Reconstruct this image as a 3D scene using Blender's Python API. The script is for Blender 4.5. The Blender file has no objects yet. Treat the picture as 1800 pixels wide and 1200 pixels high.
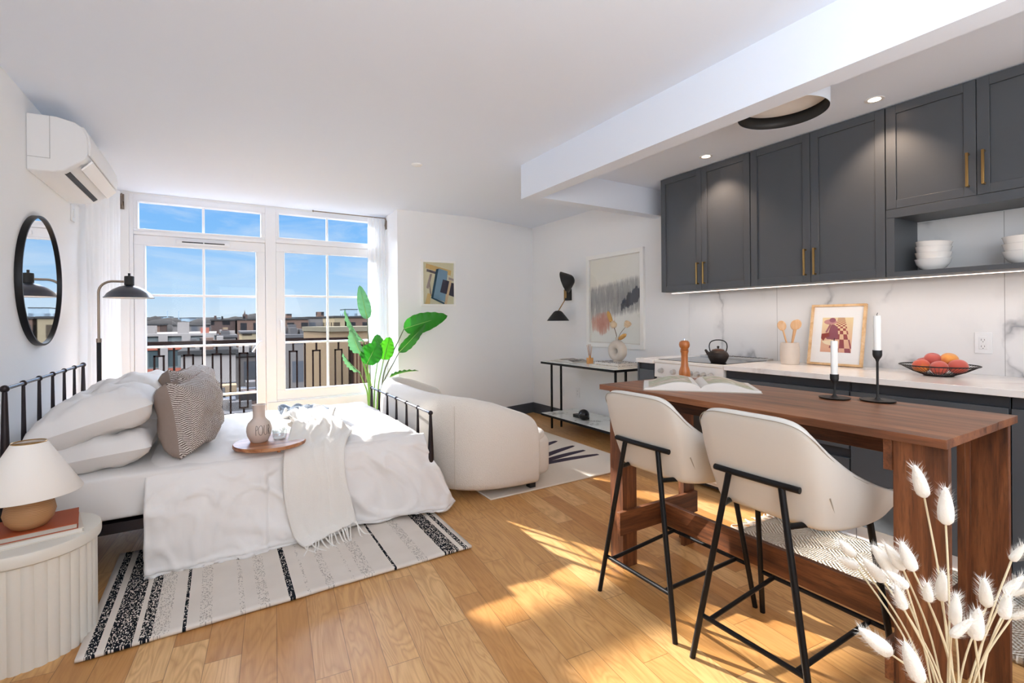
import bpy, math, random
from mathutils import Vector, Matrix, noise
random.seed(7)
sc = bpy.context.scene
COL = sc.collection

# ------------------------------------------------------------------ camera
YAW, ROLL, FPX, CYPX, EYE = 0.546, -0.008, 846.0, 563.0, 1.235
fwd = Vector((math.sin(YAW), math.cos(YAW), 0)); rgt = Vector((math.cos(YAW), -math.sin(YAW), 0)); upv = Vector((0, 0, 1))
cr_, sr_ = math.cos(ROLL), math.sin(ROLL)
R_ = rgt * cr_ + upv * sr_; U_ = upv * cr_ - rgt * sr_
cd = bpy.data.cameras.new('camera'); cam = bpy.data.objects.new('camera', cd); COL.objects.link(cam)
cam.matrix_world = Matrix(((R_.x, U_.x, -fwd.x, 0), (R_.y, U_.y, -fwd.y, 0), (R_.z, U_.z, -fwd.z, EYE), (0, 0, 0, 1)))
cd.sensor_width = 36; cd.lens = FPX / 1800 * 36; cd.shift_y = (CYPX - 600) / 1800
cd.clip_start = 0.05; cd.clip_end = 2000
sc.camera = cam

# ------------------------------------------------------------------ colour management, sky, sun, fill lights
sc.view_settings.view_transform = 'Standard'; sc.view_settings.look = 'None'
sc.view_settings.exposure = 0.08; sc.view_settings.gamma = 1.0; sc.view_settings.use_curve_mapping = False
sc.cycles.use_denoising = True; sc.cycles.max_bounces = 12; sc.cycles.diffuse_bounces = 9
sc.cycles.transparent_max_bounces = 12; sc.cycles.sample_clamp_indirect = 6.0; sc.cycles.caustics_reflective = False

SKY_STRENGTH = 0.95
HIGH_SKY_BOOST = 24.0
SUN_STRENGTH = 14.0
FILL_POWER = 18.0

def lin(h):
    h = h.lstrip('#')
    c = [int(h[i:i + 2], 16) / 255 for i in (0, 2, 4)]
    return tuple(x / 12.92 if x <= 0.04045 else ((x + 0.055) / 1.055) ** 2.4 for x in c) + (1.0,)

class G:
    """small node-graph writer"""
    def __init__(s, nt): s.nt = nt
    def n(s, typ, ins=None, **props):
        nd = s.nt.nodes.new(typ)
        for k, v in props.items(): setattr(nd, k, v)
        for k, v in (ins or {}).items(): s.set(nd.inputs[k], v)
        return nd
    def set(s, inp, v):
        if isinstance(v, bpy.types.NodeSocket): s.nt.links.new(v, inp)
        else: inp.default_value = v
    def m(s, op, a, b=0.0, c=0.0):
        nd = s.nt.nodes.new('ShaderNodeMath'); nd.operation = op
        for i, v in enumerate((a, b, c)): s.set(nd.inputs[i], v)
        return nd.outputs[0]
    def mix(s, f, a, b, blend='MIX'):
        nd = s.nt.nodes.new('ShaderNodeMix'); nd.data_type = 'RGBA'; nd.blend_type = blend
        s.set(nd.inputs['Factor'], f); s.set(nd.inputs[6], a); s.set(nd.inputs[7], b)
        return nd.outputs[2]
    def ramp(s, f, stops, interp='LINEAR'):
        nd = s.nt.nodes.new('ShaderNodeValToRGB'); cr = nd.color_ramp; cr.interpolation = interp
        while len(cr.elements) < len(stops): cr.elements.new(0.5)
        for e, (p, c) in zip(cr.elements, stops): e.position = p
        for e, (p, c) in zip(cr.elements, stops):
            e.position = p; e.color = c if len(c) == 4 else tuple(c) + (1,)
        s.set(nd.inputs[0], f); return nd.outputs[0]
    def noise(s, vec, scale, detail=3, rough=.5, dist=0):
        return s.n('ShaderNodeTexNoise', {'Vector': vec, 'Scale': scale, 'Detail': detail, 'Roughness': rough, 'Distortion': dist}).outputs['Fac']
    def pos(s): return s.n('ShaderNodeNewGeometry').outputs['Position']
    def obj(s): return s.n('ShaderNodeTexCoord').outputs['Object']
    def sep(s, v): return s.n('ShaderNodeSeparateXYZ', {0: v}).outputs
    def comb(s, x, y, z): return s.n('ShaderNodeCombineXYZ', {0: x, 1: y, 2: z}).outputs[0]
    def mapv(s, v, scale=(1, 1, 1), rot=(0, 0, 0), loc=(0, 0, 0)):
        return s.n('ShaderNodeMapping', {'Vector': v, 'Scale': scale, 'Rotation': rot, 'Location': loc}).outputs[0]
    def bump(s, h, strength=.3, dist=.002):
        return s.n('ShaderNodeBump', {'Height': h, 'Strength': strength, 'Distance': dist}).outputs[0]

w = bpy.data.worlds.new('world'); sc.world = w; w.use_nodes = True; w.node_tree.nodes.clear()
g = G(w.node_tree)
gen = g.n('ShaderNodeTexCoord').outputs['Generated']
sx, sy, sz = g.sep(gen)
el = g.m('ARCSINE', sz)
skyc = g.ramp(g.m('MULTIPLY_ADD', el, 1.0, 0.1), [(0.0, lin('#b9c9d8')), (0.10, lin('#d3e6f4')), (0.16, lin('#b4d9fa')), (0.26, lin('#86c2fb')), (0.38, lin('#6fb1fa')), (0.5, lin('#dfeafc')), (1.0, lin('#cfe0fb'))])
cl = g.noise(g.mapv(gen, (2.2, 2.2, 9.0), (0.25, 0.2, 0.3)), 2.6, 6, .62, .6)
clm = g.ramp(cl, [(0.47, (0, 0, 0)), (0.74, (1, 1, 1))])
skyc = g.mix(g.m('MULTIPLY', clm, 0.5), skyc, lin('#e6f1fb'))
# added sky brightness above what the windows show, to light the room
boosted_sky = g.n('ShaderNodeMapRange', {'Value': el, 'From Min': .24, 'From Max': .42, 'To Min': SKY_STRENGTH, 'To Max': SKY_STRENGTH * HIGH_SKY_BOOST}).outputs[0]
bg = g.n('ShaderNodeBackground', {0: skyc, 1: boosted_sky})
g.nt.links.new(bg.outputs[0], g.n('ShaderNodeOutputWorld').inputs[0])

def light(name, typ, loc, energy, color=(1, 1, 1), direction=None, **kw):
    d = bpy.data.lights.new(name, typ); d.energy = energy; d.color = color
    for k, v in kw.items(): setattr(d, k, v)
    o = bpy.data.objects.new(name, d); COL.objects.link(o); o.location = loc
    if direction is not None: o.rotation_euler = Vector(direction).to_track_quat('-Z', 'Y').to_euler()
    return o
light('sun', 'SUN', (-3, 12, 6), SUN_STRENGTH, (1.0, .95, .88), (.375, -1, -.485), angle=math.radians(.8))
# added area lights behind the camera that fill the room
light('rear_fill_light', 'AREA', (1.2, -2.9, 1.45), FILL_POWER, (.92, .965, 1.0), (0, 1, .30), shape='RECTANGLE', size=3.6, size_y=2.0)
light('side_fill_light', 'AREA', (-.85, -1.35, 1.4), 52, (.92, .965, 1.0), (1, .75, .10), shape='RECTANGLE', size=2.2, size_y=1.7)
light('upward_fill_light', 'AREA', (.8, -1.0, 1.75), 74, (.93, .97, 1.0), (0, .45, 1), shape='RECTANGLE', size=1.6, size_y=1.6)

# ------------------------------------------------------------------ mesh helpers
class MB:
    def __init__(s, M=None): s.v = []; s.f = []; s.mi = []; s.M = M or Matrix.Identity(4)
    def add(s, vs, fs, mi=0):
        b = len(s.v); s.v += [s.M @ Vector(p) for p in vs]
        s.f += [tuple(b + i for i in f) for f in fs]; s.mi += [mi] * len(fs); return s
    def box(s, x0, x1, y0, y1, z0, z1, mi=0):
        return s.add([(x0, y0, z0), (x1, y0, z0), (x1, y1, z0), (x0, y1, z0), (x0, y0, z1), (x1, y0, z1), (x1, y1, z1), (x0, y1, z1)],
                     [(0, 3, 2, 1), (4, 5, 6, 7), (0, 1, 5, 4), (1, 2, 6, 5), (2, 3, 7, 6), (3, 0, 4, 7)], mi)
    def tube(s, pts, r, n=8, closed=False, mi=0):
        pts = [Vector(p) for p in pts]; k = len(pts)
        rs = list(r) if isinstance(r, (list, tuple)) else [r] * k
        tang = []
        for i in range(k):
            a = pts[(i - 1) % k] if (i > 0 or closed) else pts[i]
            b = pts[(i + 1) % k] if (i < k - 1 or closed) else pts[i]
            t = (b - a); tang.append(t.normalized() if t.length > 1e-9 else Vector((0, 0, 1)))
        ref = Vector((0, 0, 1)) if abs(tang[0].z) < .9 else Vector((1, 0, 0))
        nrm = (ref - tang[0] * ref.dot(tang[0])).normalized()
        vs = []
        for i in range(k):
            nrm = (nrm - tang[i] * nrm.dot(tang[i]))
            nrm = nrm.normalized() if nrm.length > 1e-9 else tang[i].orthogonal().normalized()
            bn = tang[i].cross(nrm)
            for j in range(n):
                a = 2 * math.pi * j / n
                vs.append(pts[i] + (nrm * math.cos(a) + bn * math.sin(a)) * rs[i])
        fs = []
        for i in range(k if closed else k - 1):
            for j in range(n):
                fs.append((i * n + j, i * n + (j + 1) % n, ((i + 1) % k) * n + (j + 1) % n, ((i + 1) % k) * n + j))
        if not closed:
            fs.append(tuple(reversed(range(n)))); fs.append(tuple((k - 1) * n + j for j in range(n)))
        return s.add(vs, fs, mi)
    def lathe(s, prof, n=32, c=(0, 0, 0), mi=0, cap=True):
        vs = []; fs = []; k = len(prof)
        for r, z in prof:
            r = max(r, 1e-5)
            for j in range(n):
                a = 2 * math.pi * j / n; vs.append((c[0] + r * math.cos(a), c[1] + r * math.sin(a), c[2] + z))
        for i in range(k - 1):
            for j in range(n): fs.append((i * n + j, i * n + (j + 1) % n, (i + 1) * n + (j + 1) % n, (i + 1) * n + j))
        if cap: fs.append(tuple(reversed(range(n)))); fs.append(tuple((k - 1) * n + j for j in range(n)))
        return s.add(vs, fs, mi)
    def ell(s, c, r, nu=24, nv=14, p=1.0, mi=0):
        if isinstance(r, (int, float)): r = (r, r, r)
        sg = lambda x: math.copysign(abs(x) ** p, x)
        vs = []; fs = []
        for i in range(nv + 1):
            t = math.pi * (i / nv - .5)
            for j in range(nu):
                a = 2 * math.pi * j / nu
                vs.append((c[0] + r[0] * sg(math.cos(t)) * sg(math.cos(a)), c[1] + r[1] * sg(math.cos(t)) * sg(math.sin(a)), c[2] + r[2] * sg(math.sin(t))))
        for i in range(nv):
            for j in range(nu): fs.append((i * nu + j, i * nu + (j + 1) % nu, (i + 1) * nu + (j + 1) % nu, (i + 1) * nu + j))
        return s.add(vs, fs, mi)
    def prism(s, poly, z0, z1, axis='z', mi=0):
        n = len(poly)
        conv = {'z': lambda a, b, h: (a, b, h), 'y': lambda a, b, h: (a, h, b), 'x': lambda a, b, h: (h, a, b)}[axis]
        vs = [conv(a, b, z0) for a, b in poly] + [conv(a, b, z1) for a, b in poly]
        fs = [tuple(reversed(range(n))), tuple(range(n, 2 * n))] + [(i, (i + 1) % n, n + (i + 1) % n, n + i) for i in range(n)]
        return s.add(vs, fs, mi)
    def grid(s, rows, cu=False, cv=False, mi=0):
        """rows: list of rows of points"""
        a, b = len(rows), len(rows[0]); vs = [p for r in rows for p in r]; fs = []
        for i in range(a if cu else a - 1):
            for j in range(b if cv else b - 1):
                fs.append((i * b + j, i * b + (j + 1) % b, ((i + 1) % a) * b + (j + 1) % b, ((i + 1) % a) * b + j))
        return s.add(vs, fs, mi)

def build(name, mb, mats, parent=None, bevel=0, subsurf=0, solid=0, sharp=38, label=None):
    me = bpy.data.meshes.new(name)
    me.from_pydata([tuple(p) for p in mb.v], [], mb.f)
    if not isinstance(mats, (list, tuple)): mats = [mats]
    for m_ in mats: me.materials.append(m_)
    me.polygons.foreach_set('material_index', mb.mi)
    me.polygons.foreach_set('use_smooth', [True] * len(mb.f))
    me.validate(); me.update()
    import bmesh
    bm = bmesh.new(); bm.from_mesh(me); bmesh.ops.recalc_face_normals(bm, faces=bm.faces); bm.to_mesh(me); bm.free()
    if sharp: me.set_sharp_from_angle(angle=math.radians(sharp))
    o = bpy.data.objects.new(name, me); COL.objects.link(o)
    if solid:
        md = o.modifiers.new('solidify', 'SOLIDIFY'); md.thickness = solid; md.offset = 0
    if bevel:
        md = o.modifiers.new('bevel', 'BEVEL'); md.width = bevel; md.segments = 2; md.limit_method = 'ANGLE'; md.angle_limit = math.radians(40)
    if subsurf:
        md = o.modifiers.new('subsurf', 'SUBSURF'); md.levels = subsurf; md.render_levels = subsurf
    if parent is not None: o.parent = parent
    if label: o['label'] = label
    return o

def tag(o, label=None, cat=None, group=None, kind=None):
    if label: o['label'] = label
    if cat: o['category'] = cat
    if group: o['group'] = group
    if kind: o['kind'] = kind
    return o

def thing(name, label, cat, loc=(0, 0, 0), rz=0, group=None, rot=None):
    o = bpy.data.objects.new(name, None); COL.objects.link(o); o.empty_display_size = .1
    o.location = loc; o.rotation_euler = rot if rot else (0, 0, rz)
    return tag(o, label, cat, group)

def W(root):                     # a builder whose points are given in room coordinates
    return MB(Matrix.Translation(-Vector(root.location)))

def single(name, mb, mats, label, cat, group=None, kind=None, **kw):
    xs = [p.x for p in mb.v]; ys = [p.y for p in mb.v]; zs = [p.z for p in mb.v]
    c = Vector(((min(xs) + max(xs)) / 2, (min(ys) + max(ys)) / 2, min(zs)))
    mb.v = [p - c for p in mb.v]
    o = build(name, mb, mats, **kw); o.location = c
    return tag(o, label, cat, group, kind)

def struct(name, mb, mats, label=None, parent=None, **kw):
    o = build(name, mb, mats, parent, **kw)
    if parent is None: tag(o, label, None, None, 'structure')
    return o

def copy_tree(o, parent=None):
    c = o.copy(); COL.objects.link(c)
    if parent is not None: c.parent = parent
    for ch in list(o.children): copy_tree(ch, c)
    return c

def rotm(axis, deg): return Matrix.Rotation(math.radians(deg), 4, axis)
def tr(x, y, z): return Matrix.Translation((x, y, z))
def smooth(a, b, x):
    t = min(1, max(0, (x - a) / (b - a))); return t * t * (3 - 2 * t)
def lerp(a, b, t): return a + (b - a) * t
def catmull(pts, n):
    pts = [Vector(p) for p in pts]; out = []
    for i in range(len(pts) - 1):
        p0 = pts[max(i - 1, 0)]; p1 = pts[i]; p2 = pts[i + 1]; p3 = pts[min(i + 2, len(pts) - 1)]
        for k in range(n):
            t = k / n
            out.append(.5 * ((2 * p1) + (p2 - p0) * t + (2 * p0 - 5 * p1 + 4 * p2 - p3) * t * t + (3 * p1 - p0 - 3 * p2 + p3) * t ** 3))
    out.append(pts[-1]); return out

# ------------------------------------------------------------------ materials
def mat(name, col, rough=.5, metal=0.0, spec=.5, bump=0, bscale=60, bdist=.002, stretch=(1, 1, 1), var=0, vscale=6, sheen=0, coat=0, trans=0, emit=None, estr=0):
    m = bpy.data.materials.new(name); m.use_nodes = True; nt = m.node_tree; gg = G(nt)
    b = nt.nodes['Principled BSDF']; c = lin(col) if isinstance(col, str) else col
    b.inputs['Base Color'].default_value = c; b.inputs['Roughness'].default_value = rough; b.inputs['Metallic'].default_value = metal
    b.inputs['Specular IOR Level'].default_value = spec; b.inputs['Sheen Weight'].default_value = sheen; b.inputs['Coat Weight'].default_value = coat
    b.inputs['Transmission Weight'].default_value = trans
    if emit:
        b.inputs['Emission Color'].default_value = lin(emit) if isinstance(emit, str) else emit; b.inputs['Emission Strength'].default_value = estr
    P = None
    if var or bump: P = gg.mapv(gg.obj(), stretch)
    if var:
        f = gg.noise(P, vscale, 4, .6)
        gg.set(b.inputs['Base Color'], gg.mix(f, tuple(x * (1 - var) for x in c[:3]) + (1,), tuple(min(1, x * (1 + var)) for x in c[:3]) + (1,)))
    else:
        f = None
    if bump: gg.set(b.inputs['Normal'], gg.bump(gg.noise(P, bscale, 4, .6), bump, bdist))
    m['g'] = 1
    return m
def bs(m): return m.node_tree.nodes['Principled BSDF']

WALL = mat('wall_paint', '#ecedee', .75, spec=.25, bump=.08, bscale=220, bdist=.001)
CEIL = mat('ceiling_paint', '#e0e8f4', .85, spec=.15)
TRIMW = mat('white_vinyl', '#e8eaee', .35, spec=.4)
NAVY = mat('baseboard_paint', '#4b4f57', .45)
CAB = mat('cabinet_paint', '#4b4f54', .42, spec=.45, bump=.03, bscale=300)
CABDARK = mat('cabinet_shadow_gap', '#22252b', .6)
BRASS = mat('brushed_brass', '#b08d57', .3, 1.0)
BLACK = mat('black_metal', '#1a1a1c', .42, .6)
BLACKM = mat('matte_black_paint', '#1c1b1b', .55)
STEEL = mat('brushed_steel', '#c9c6c2', .28, .9)
CHROME = mat('chrome', '#d8d8d8', .12, 1.0)
MIRROR = mat('mirror_silver', '#f4f4f4', .015, 1.0)
PLASTIC = mat('white_plastic', '#e4e5e6', .35)
PORC = mat('white_porcelain', '#f3f2ef', .12, spec=.6, coat=.3)
PAPER = mat('paper', '#dcd8d1', .8)
BLACKGLASS = mat('black_glass', '#0d0d0e', .05, spec=.8)
WALNUTEDGE = mat('dark_edge_band', '#4a3226', .55)

def glass_mat(name, tint=(1, 1, 1, 1), refl=.07):
    m = bpy.data.materials.new(name); m.use_nodes = True; nt = m.node_tree; nt.nodes.clear(); gg = G(nt)
    t = gg.n('ShaderNodeBsdfTransparent', {0: tint}); gl = gg.n('ShaderNodeBsdfGlossy', {'Color': (1, 1, 1, 1), 'Roughness': .01})
    fc = gg.n('ShaderNodeLayerWeight', {'Blend': .5}).outputs['Facing']
    fr = gg.m('MULTIPLY_ADD', gg.m('POWER', fc, 5.0), refl * 6, refl * .5)
    mx = gg.n('ShaderNodeMixShader', {0: gg.m('MINIMUM', fr, .9), 1: t.outputs[0], 2: gl.outputs[0]})
    nt.links.new(mx.outputs[0], gg.n('ShaderNodeOutputMaterial').inputs[0]); return m
PANE = glass_mat('window_glass', refl=.006)
THINGLASS = glass_mat('drinking_glass_wall', (.97, .985, .985, 1), .16)
PICGLASS = glass_mat('picture_glass', (1, 1, 1, 1), .05)

def sheer(name, col):
    m = bpy.data.materials.new(name); m.use_nodes = True; nt = m.node_tree; nt.nodes.clear(); gg = G(nt)
    d = gg.n('ShaderNodeBsdfDiffuse', {0: lin(col)}); tl = gg.n('ShaderNodeBsdfTranslucent', {0: lin(col)}); tp = gg.n('ShaderNodeBsdfTransparent')
    a = gg.n('ShaderNodeMixShader', {0: .45, 1: d.outputs[0], 2: tl.outputs[0]})
    b = gg.n('ShaderNodeMixShader', {0: .15, 1: a.outputs[0], 2: tp.outputs[0]})
    nt.links.new(b.outputs[0], gg.n('ShaderNodeOutputMaterial').inputs[0]); return m
SHEER = sheer('sheer_curtain', '#f7f8f9')

def floor_mat():
    m = mat('oak_floor', '#c08f5c', .34, spec=.45); gg = G(m.node_tree); b = bs(m)
    p = gg.mapv(gg.pos(), (1, 1, 1), (0, 0, math.radians(5)))
    x, y, z = gg.sep(p)
    Wd = .118
    r = gg.m('DIVIDE', x, Wd); row = gg.m('FLOOR', r); fx = gg.m('FRACT', r)
    rn = gg.n('ShaderNodeTexWhiteNoise', {'W': row}, noise_dimensions='1D').outputs[0]
    yy = gg.m('DIVIDE', gg.m('ADD', y, gg.m('MULTIPLY', rn, 3.7)), .78); ix = gg.m('FLOOR', yy); fy = gg.m('FRACT', yy)
    wn = gg.n('ShaderNodeTexWhiteNoise', {'Vector': gg.comb(row, ix, 3.1)}, noise_dimensions='3D')
    h = wn.outputs[0]
    base = gg.ramp(h, [(0, lin('#b57f45')), (.25, lin('#c9975c')), (.6, lin('#d4a468')), (.85, lin('#dfb67f')), (1, lin('#bf8a50'))])
    off = gg.m('MULTIPLY', h, 37.0)
    gv = gg.comb(gg.m('ADD', gg.m('MULTIPLY', x, 1.0), off), gg.m('MULTIPLY', y, .16), off)
    n1 = gg.noise(gv, 9, 2, .5, 1.2)
    rings = gg.m('FRACT', gg.m('MULTIPLY', n1, 9.0))
    rings = gg.m('POWER', gg.m('ABSOLUTE', gg.m('SUBTRACT', rings, .5)), 1.5)
    fine = gg.noise(gg.comb(gg.m('MULTIPLY', x, 120.0), gg.m('MULTIPLY', y, 5.0), off), 1.0, 3, .6)
    c = gg.mix(gg.m('MULTIPLY', rings, 1.15), base, lin('#9a652f'))
    c = gg.mix(gg.m('MULTIPLY', gg.m('SUBTRACT', fine, .42), .8), c, lin('#8d5a2a'))
    ex = gg.m('LESS_THAN', gg.m('MINIMUM', fx, gg.m('SUBTRACT', 1.0, fx)), .011)
    ey = gg.m('LESS_THAN', gg.m('MINIMUM', fy, gg.m('SUBTRACT', 1.0, fy)), .0018)
    seam = gg.m('MAXIMUM', ex, ey)
    c = gg.mix(gg.m('MULTIPLY', seam, .55), c, lin('#4d3015'))
    gg.set(b.inputs['Base Color'], c)
    gg.set(b.inputs['Roughness'], gg.m('MULTIPLY_ADD', fine, .16, .27))
    gg.set(b.inputs['Normal'], gg.bump(gg.m('SUBTRACT', gg.m('MULTIPLY', fine, .3), seam), .25, .0012))
    return m
FLOOR = floor_mat()

def wood(name, c0, c1, c2, axis='y', scale=1.0, rough=.45, planks=0, plank_axis='x', streak=.5):
    """dark-streaked board; grain runs along axis"""
    m = mat(name, c1, rough); gg = G(m.node_tree); b = bs(m)
    x, y, z = gg.sep(gg.obj())
    k = {'x': (.08, 1, 1), 'y': (1, .08, 1), 'z': (1, 1, .08)}[axis]
    off = 0.0
    v = gg.comb(gg.m('MULTIPLY', x, k[0]), gg.m('MULTIPLY', y, k[1]), gg.m('MULTIPLY', z, k[2]))
    if planks:
        src = {'x': x, 'y': y, 'z': z}[plank_axis]
        r = gg.m('DIVIDE', src, planks); row = gg.m('FLOOR', r)
        h = gg.n('ShaderNodeTexWhiteNoise', {'W': row}, noise_dimensions='1D').outputs[0]
        v = gg.n('ShaderNodeVectorMath', {0: v, 1: gg.comb(gg.m('MULTIPLY', h, 9.0), gg.m('MULTIPLY', h, 5.0), h)}, operation='ADD').outputs[0]
    big = gg.noise(v, 14 * scale, 4, .6, .8)
    fine = gg.noise(gg.mapv(v, (1, 1, 1)), 110 * scale, 3, .65)
    c = gg.ramp(big, [(.28, lin(c0)), (.5, lin(c1)), (.72, lin(c2))])
    c = gg.mix(gg.m('MULTIPLY', gg.m('MAXIMUM', gg.m('SUBTRACT', .52, fine), 0.0), 2.6 * streak), c, lin(c0))
    if planks:
        fr = gg.m('FRACT', r)
        c = gg.mix(gg.m('MULTIPLY', h, .35), c, lin(c0))
        e = gg.m('LESS_THAN', gg.m('MINIMUM', fr, gg.m('SUBTRACT', 1.0, fr)), .012)
        c = gg.mix(gg.m('MULTIPLY', e, .35), c, lin(c0))
    gg.set(b.inputs['Base Color'], c)
    gg.set(b.inputs['Normal'], gg.bump(fine, .2, .0012)); return m
TABLETOP = wood('walnut_table_top', '#4c2e1e', '#865233', '#a36b45', 'y', 1.2, .42, streak=.8, planks=.155, plank_axis='x')
TABLELEG = wood('walnut_table_leg', '#3a2013', '#6e3f22', '#8f5a35', 'z', 1.5, .5, streak=1.0)
TABLEBEAM = wood('walnut_table_beam', '#3a2013', '#734325', '#955e38', 'y', 1.5, .5, streak=1.0)
TABLEBEAMX = wood('walnut_cross_beam', '#3a2013', '#6e3f22', '#8d5834', 'x', 1.5, .5, streak=1.0)
MILLWOOD = wood('pepper_mill_wood', '#8a4a20', '#b56b35', '#c98247', 'z', 1.6, .3)
OAKFRAME = wood('oak_frame', '#c69a68', '#dfb98a', '#e9cba3', 'z', 1.2, .45)
BEECH = wood('beech_spoon', '#c79565', '#d9ab7c', '#e6c39b', 'z', 2, .5, streak=.2)
BOARD = wood('acacia_board', '#7a4324', '#b57a50', '#d9a67c', 'x', 1.1, .4, planks=.045, plank_axis='y')
BOARDEDGE = wood('acacia_board_edge', '#6d3a1c', '#a5602f', '#bb7a48', 'x', 1.1, .4)

def marble(name, base, vein, scale=1.0, amount=1.0, rough=.14, seams=None):
    m = mat(name, base, rough, spec=.5); gg = G(m.node_tree); b = bs(m)
    p = gg.pos()
    wv = gg.n('ShaderNodeVectorMath', {0: p, 1: gg.n('ShaderNodeVectorMath', {0: gg.n('ShaderNodeTexNoise', {'Vector': p, 'Scale': 1.7 * scale, 'Detail': 5}).outputs['Color'], 'Scale': .55}, operation='SCALE').outputs[0]}, operation='ADD').outputs[0]
    n = gg.noise(gg.mapv(wv, (1, .95, .42), (.75, .2, .1)), 1.25 * scale, 3, .5)
    d = gg.m('ABSOLUTE', gg.m('SUBTRACT', n, .5))
    vn = gg.ramp(d, [(0, (1, 1, 1)), (.006, (.6, .6, .6)), (.02, (.14, .14, .14)), (.07, (0, 0, 0))])
    msk = gg.ramp(gg.noise(p, 2.3 * scale, 3), [(.42, (0, 0, 0)), (.62, (1, 1, 1))])
    f = gg.m('MULTIPLY', gg.m('MULTIPLY', vn, msk), amount)
    c = gg.mix(f, lin(base), lin(vein))
    if seams:
        x, y, z = gg.sep(p)
        for s_ in seams:
            e = gg.m('LESS_THAN', gg.m('ABSOLUTE', gg.m('SUBTRACT', y, s_)), .0016)
            c = gg.mix(gg.m('MULTIPLY', e, .7), c, lin('#8b8b8b'))
    gg.set(b.inputs['Base Color'], c); return m
SPLASH = marble('backsplash_marble', '#e4e4e4', '#8f9196', 1.25, .95, .1, seams=(2.066, .833))
QUARTZ = marble('quartz_counter', '#ece9e6', '#c4bcb6', 1.6, .6, .16)
SHELFMARBLE = marble('console_marble', '#e3e6e1', '#77756c', 3.0, .9, .08)

LINEN = mat('white_linen', '#e9e7e5', .85, spec=.15, bump=.25, bscale=9, bdist=.006, sheen=.1)
SHEET = mat('white_sheet', '#e3e1df', .85, spec=.15, bump=.15, bscale=14, bdist=.004)
BOUCLE = mat('boucle_fabric', '#e9e3da', .95, spec=.1, bump=.9, bscale=170, bdist=.006, sheen=.3)
WOOLY = mat('brushed_wool', '#ece9e3', .95, spec=.05, bump=.8, bscale=240, bdist=.004, sheen=.5)
SLATE = mat('slate_blue_wool', '#8494a6', .95, spec=.05, bump=1, bscale=140, bdist=.008, sheen=.4, var=.45, vscale=60)
TAUPE = mat('taupe_linen', '#978880', .9, spec=.1, bump=.3, bscale=260, bdist=.001, var=.06, vscale=40)
LEATHER = mat('stone_leather', '#cfcbc3', .42, spec=.4, bump=.12, bscale=180, bdist=.001)
SEAM = mat('leather_seam', '#9c9385', .5)

def zigzag_mat():
    m = mat('zigzag_weave', '#8a7d77', .9, spec=.1); gg = G(m.node_tree); b = bs(m)
    x, y, z = gg.sep(gg.obj())
    u = gg.m('MULTIPLY', x, 80.0); v = gg.m('MULTIPLY', z, 100.0)
    zz = gg.m('ABSOLUTE', gg.m('SUBTRACT', gg.m('FRACT', u), .5))
    f = gg.m('FRACT', gg.m('ADD', v, gg.m('MULTIPLY', zz, 1.7)))
    f = gg.m('LESS_THAN', gg.m('ADD', f, gg.m('MULTIPLY', gg.m('SUBTRACT', gg.noise(gg.obj(), 160, 2), .5), .5)), .47)
    gg.set(b.inputs['Base Color'], gg.mix(f, lin('#675a55'), lin('#d8d1cb')))
    gg.set(b.inputs['Normal'], gg.bump(f, .4, .002)); return m
ZIGZAG = zigzag_mat()

# ================================================================== THE SETTING
XL, XR, CZ = -0.89, 3.61, 2.475
struct('floor', MB().box(XL - .1, XR + .1, -3.05, 5.9, -.08, 0), FLOOR, 'oak plank floor of the studio')
struct('ceiling', MB().box(XL - .1, XR + .1, -3.05, 5.9, CZ, CZ + .1), CEIL, 'white flat ceiling')
struct('ceiling_kitchen', MB().box(2.19, XR, -3.0, 3.13, 2.445, CZ), CEIL, 'slightly lower white ceiling above the kitchen cabinets')
struct('ceiling_beam', MB().prism([(2.07, -3), (2.19, -3), (2.19, 3.13), (XR, 3.13), (XR, 3.25), (2.07, 3.25)], 2.205, CZ), CEIL, 'white dropped beam around the kitchen ceiling')
struct('wall_left', MB().box(XL - .15, XL, -3.05, 5.9, 0, CZ), WALL, 'white wall behind the bed')
struct('wall_right', MB().box(XR, XR + .15, -3.05, 6, 0, CZ), WALL, 'white wall behind kitchen and console table')
struct('wall_front', MB().box(XL, XR, -3.15, -3.0, 0, CZ), WALL, 'white wall behind the viewer')
struct('wall_column', MB().prism([(1.69, 5.215), (2.59, 5.16), (3.61, 5.405), (3.61, 6.0), (1.69, 6.0)], 0, CZ), WALL, 'white column and angled wall right of the windows')
struct('wall_far', MB().box(XL, -.72, 5.71, 5.9, 0, CZ).box(-.72, 1.69, 5.73, 5.9, 2.455, CZ), WALL, 'white strip of wall around the windows')
struct('trim_1', MB().box(.43, 1.69, 5.70, 5.86, 0, .385), TRIMW, 'white panel below the right window', bevel=.004)
def skirting(name, a, b, lab):
    a = Vector((a[0], a[1], 0)); b = Vector((b[0], b[1], 0)); d = (b - a).normalized(); n = Vector((-d.y, d.x, 0))
    L = (b - a).length
    M = Matrix(((d.x, n.x, 0, a.x), (d.y, n.y, 0, a.y), (0, 0, 1, 0), (0, 0, 0, 1)))
    return struct(name, MB(M).box(0, L, 0, .015, 0, .115).box(0, L, 0, .011, .115, .132), NAVY, lab)
skirting('baseboard_right', (XR, 2.92), (XR, 5.405), 'dark slate baseboard behind the console table')
skirting('baseboard_angled', (3.605, 5.402), (2.59, 5.158), 'dark slate baseboard along the angled wall')
skirting('baseboard_column', (2.59, 5.159), (1.69, 5.213), 'dark slate baseboard along the column')
skirting('baseboard_left', (XL, 5.7), (XL, -3.0), 'dark slate baseboard along the left wall')
struct('wall_backsplash', MB().box(3.598, XR, .2, 2.86, .915, 1.80), SPLASH, 'grey veined marble backsplash')

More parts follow.
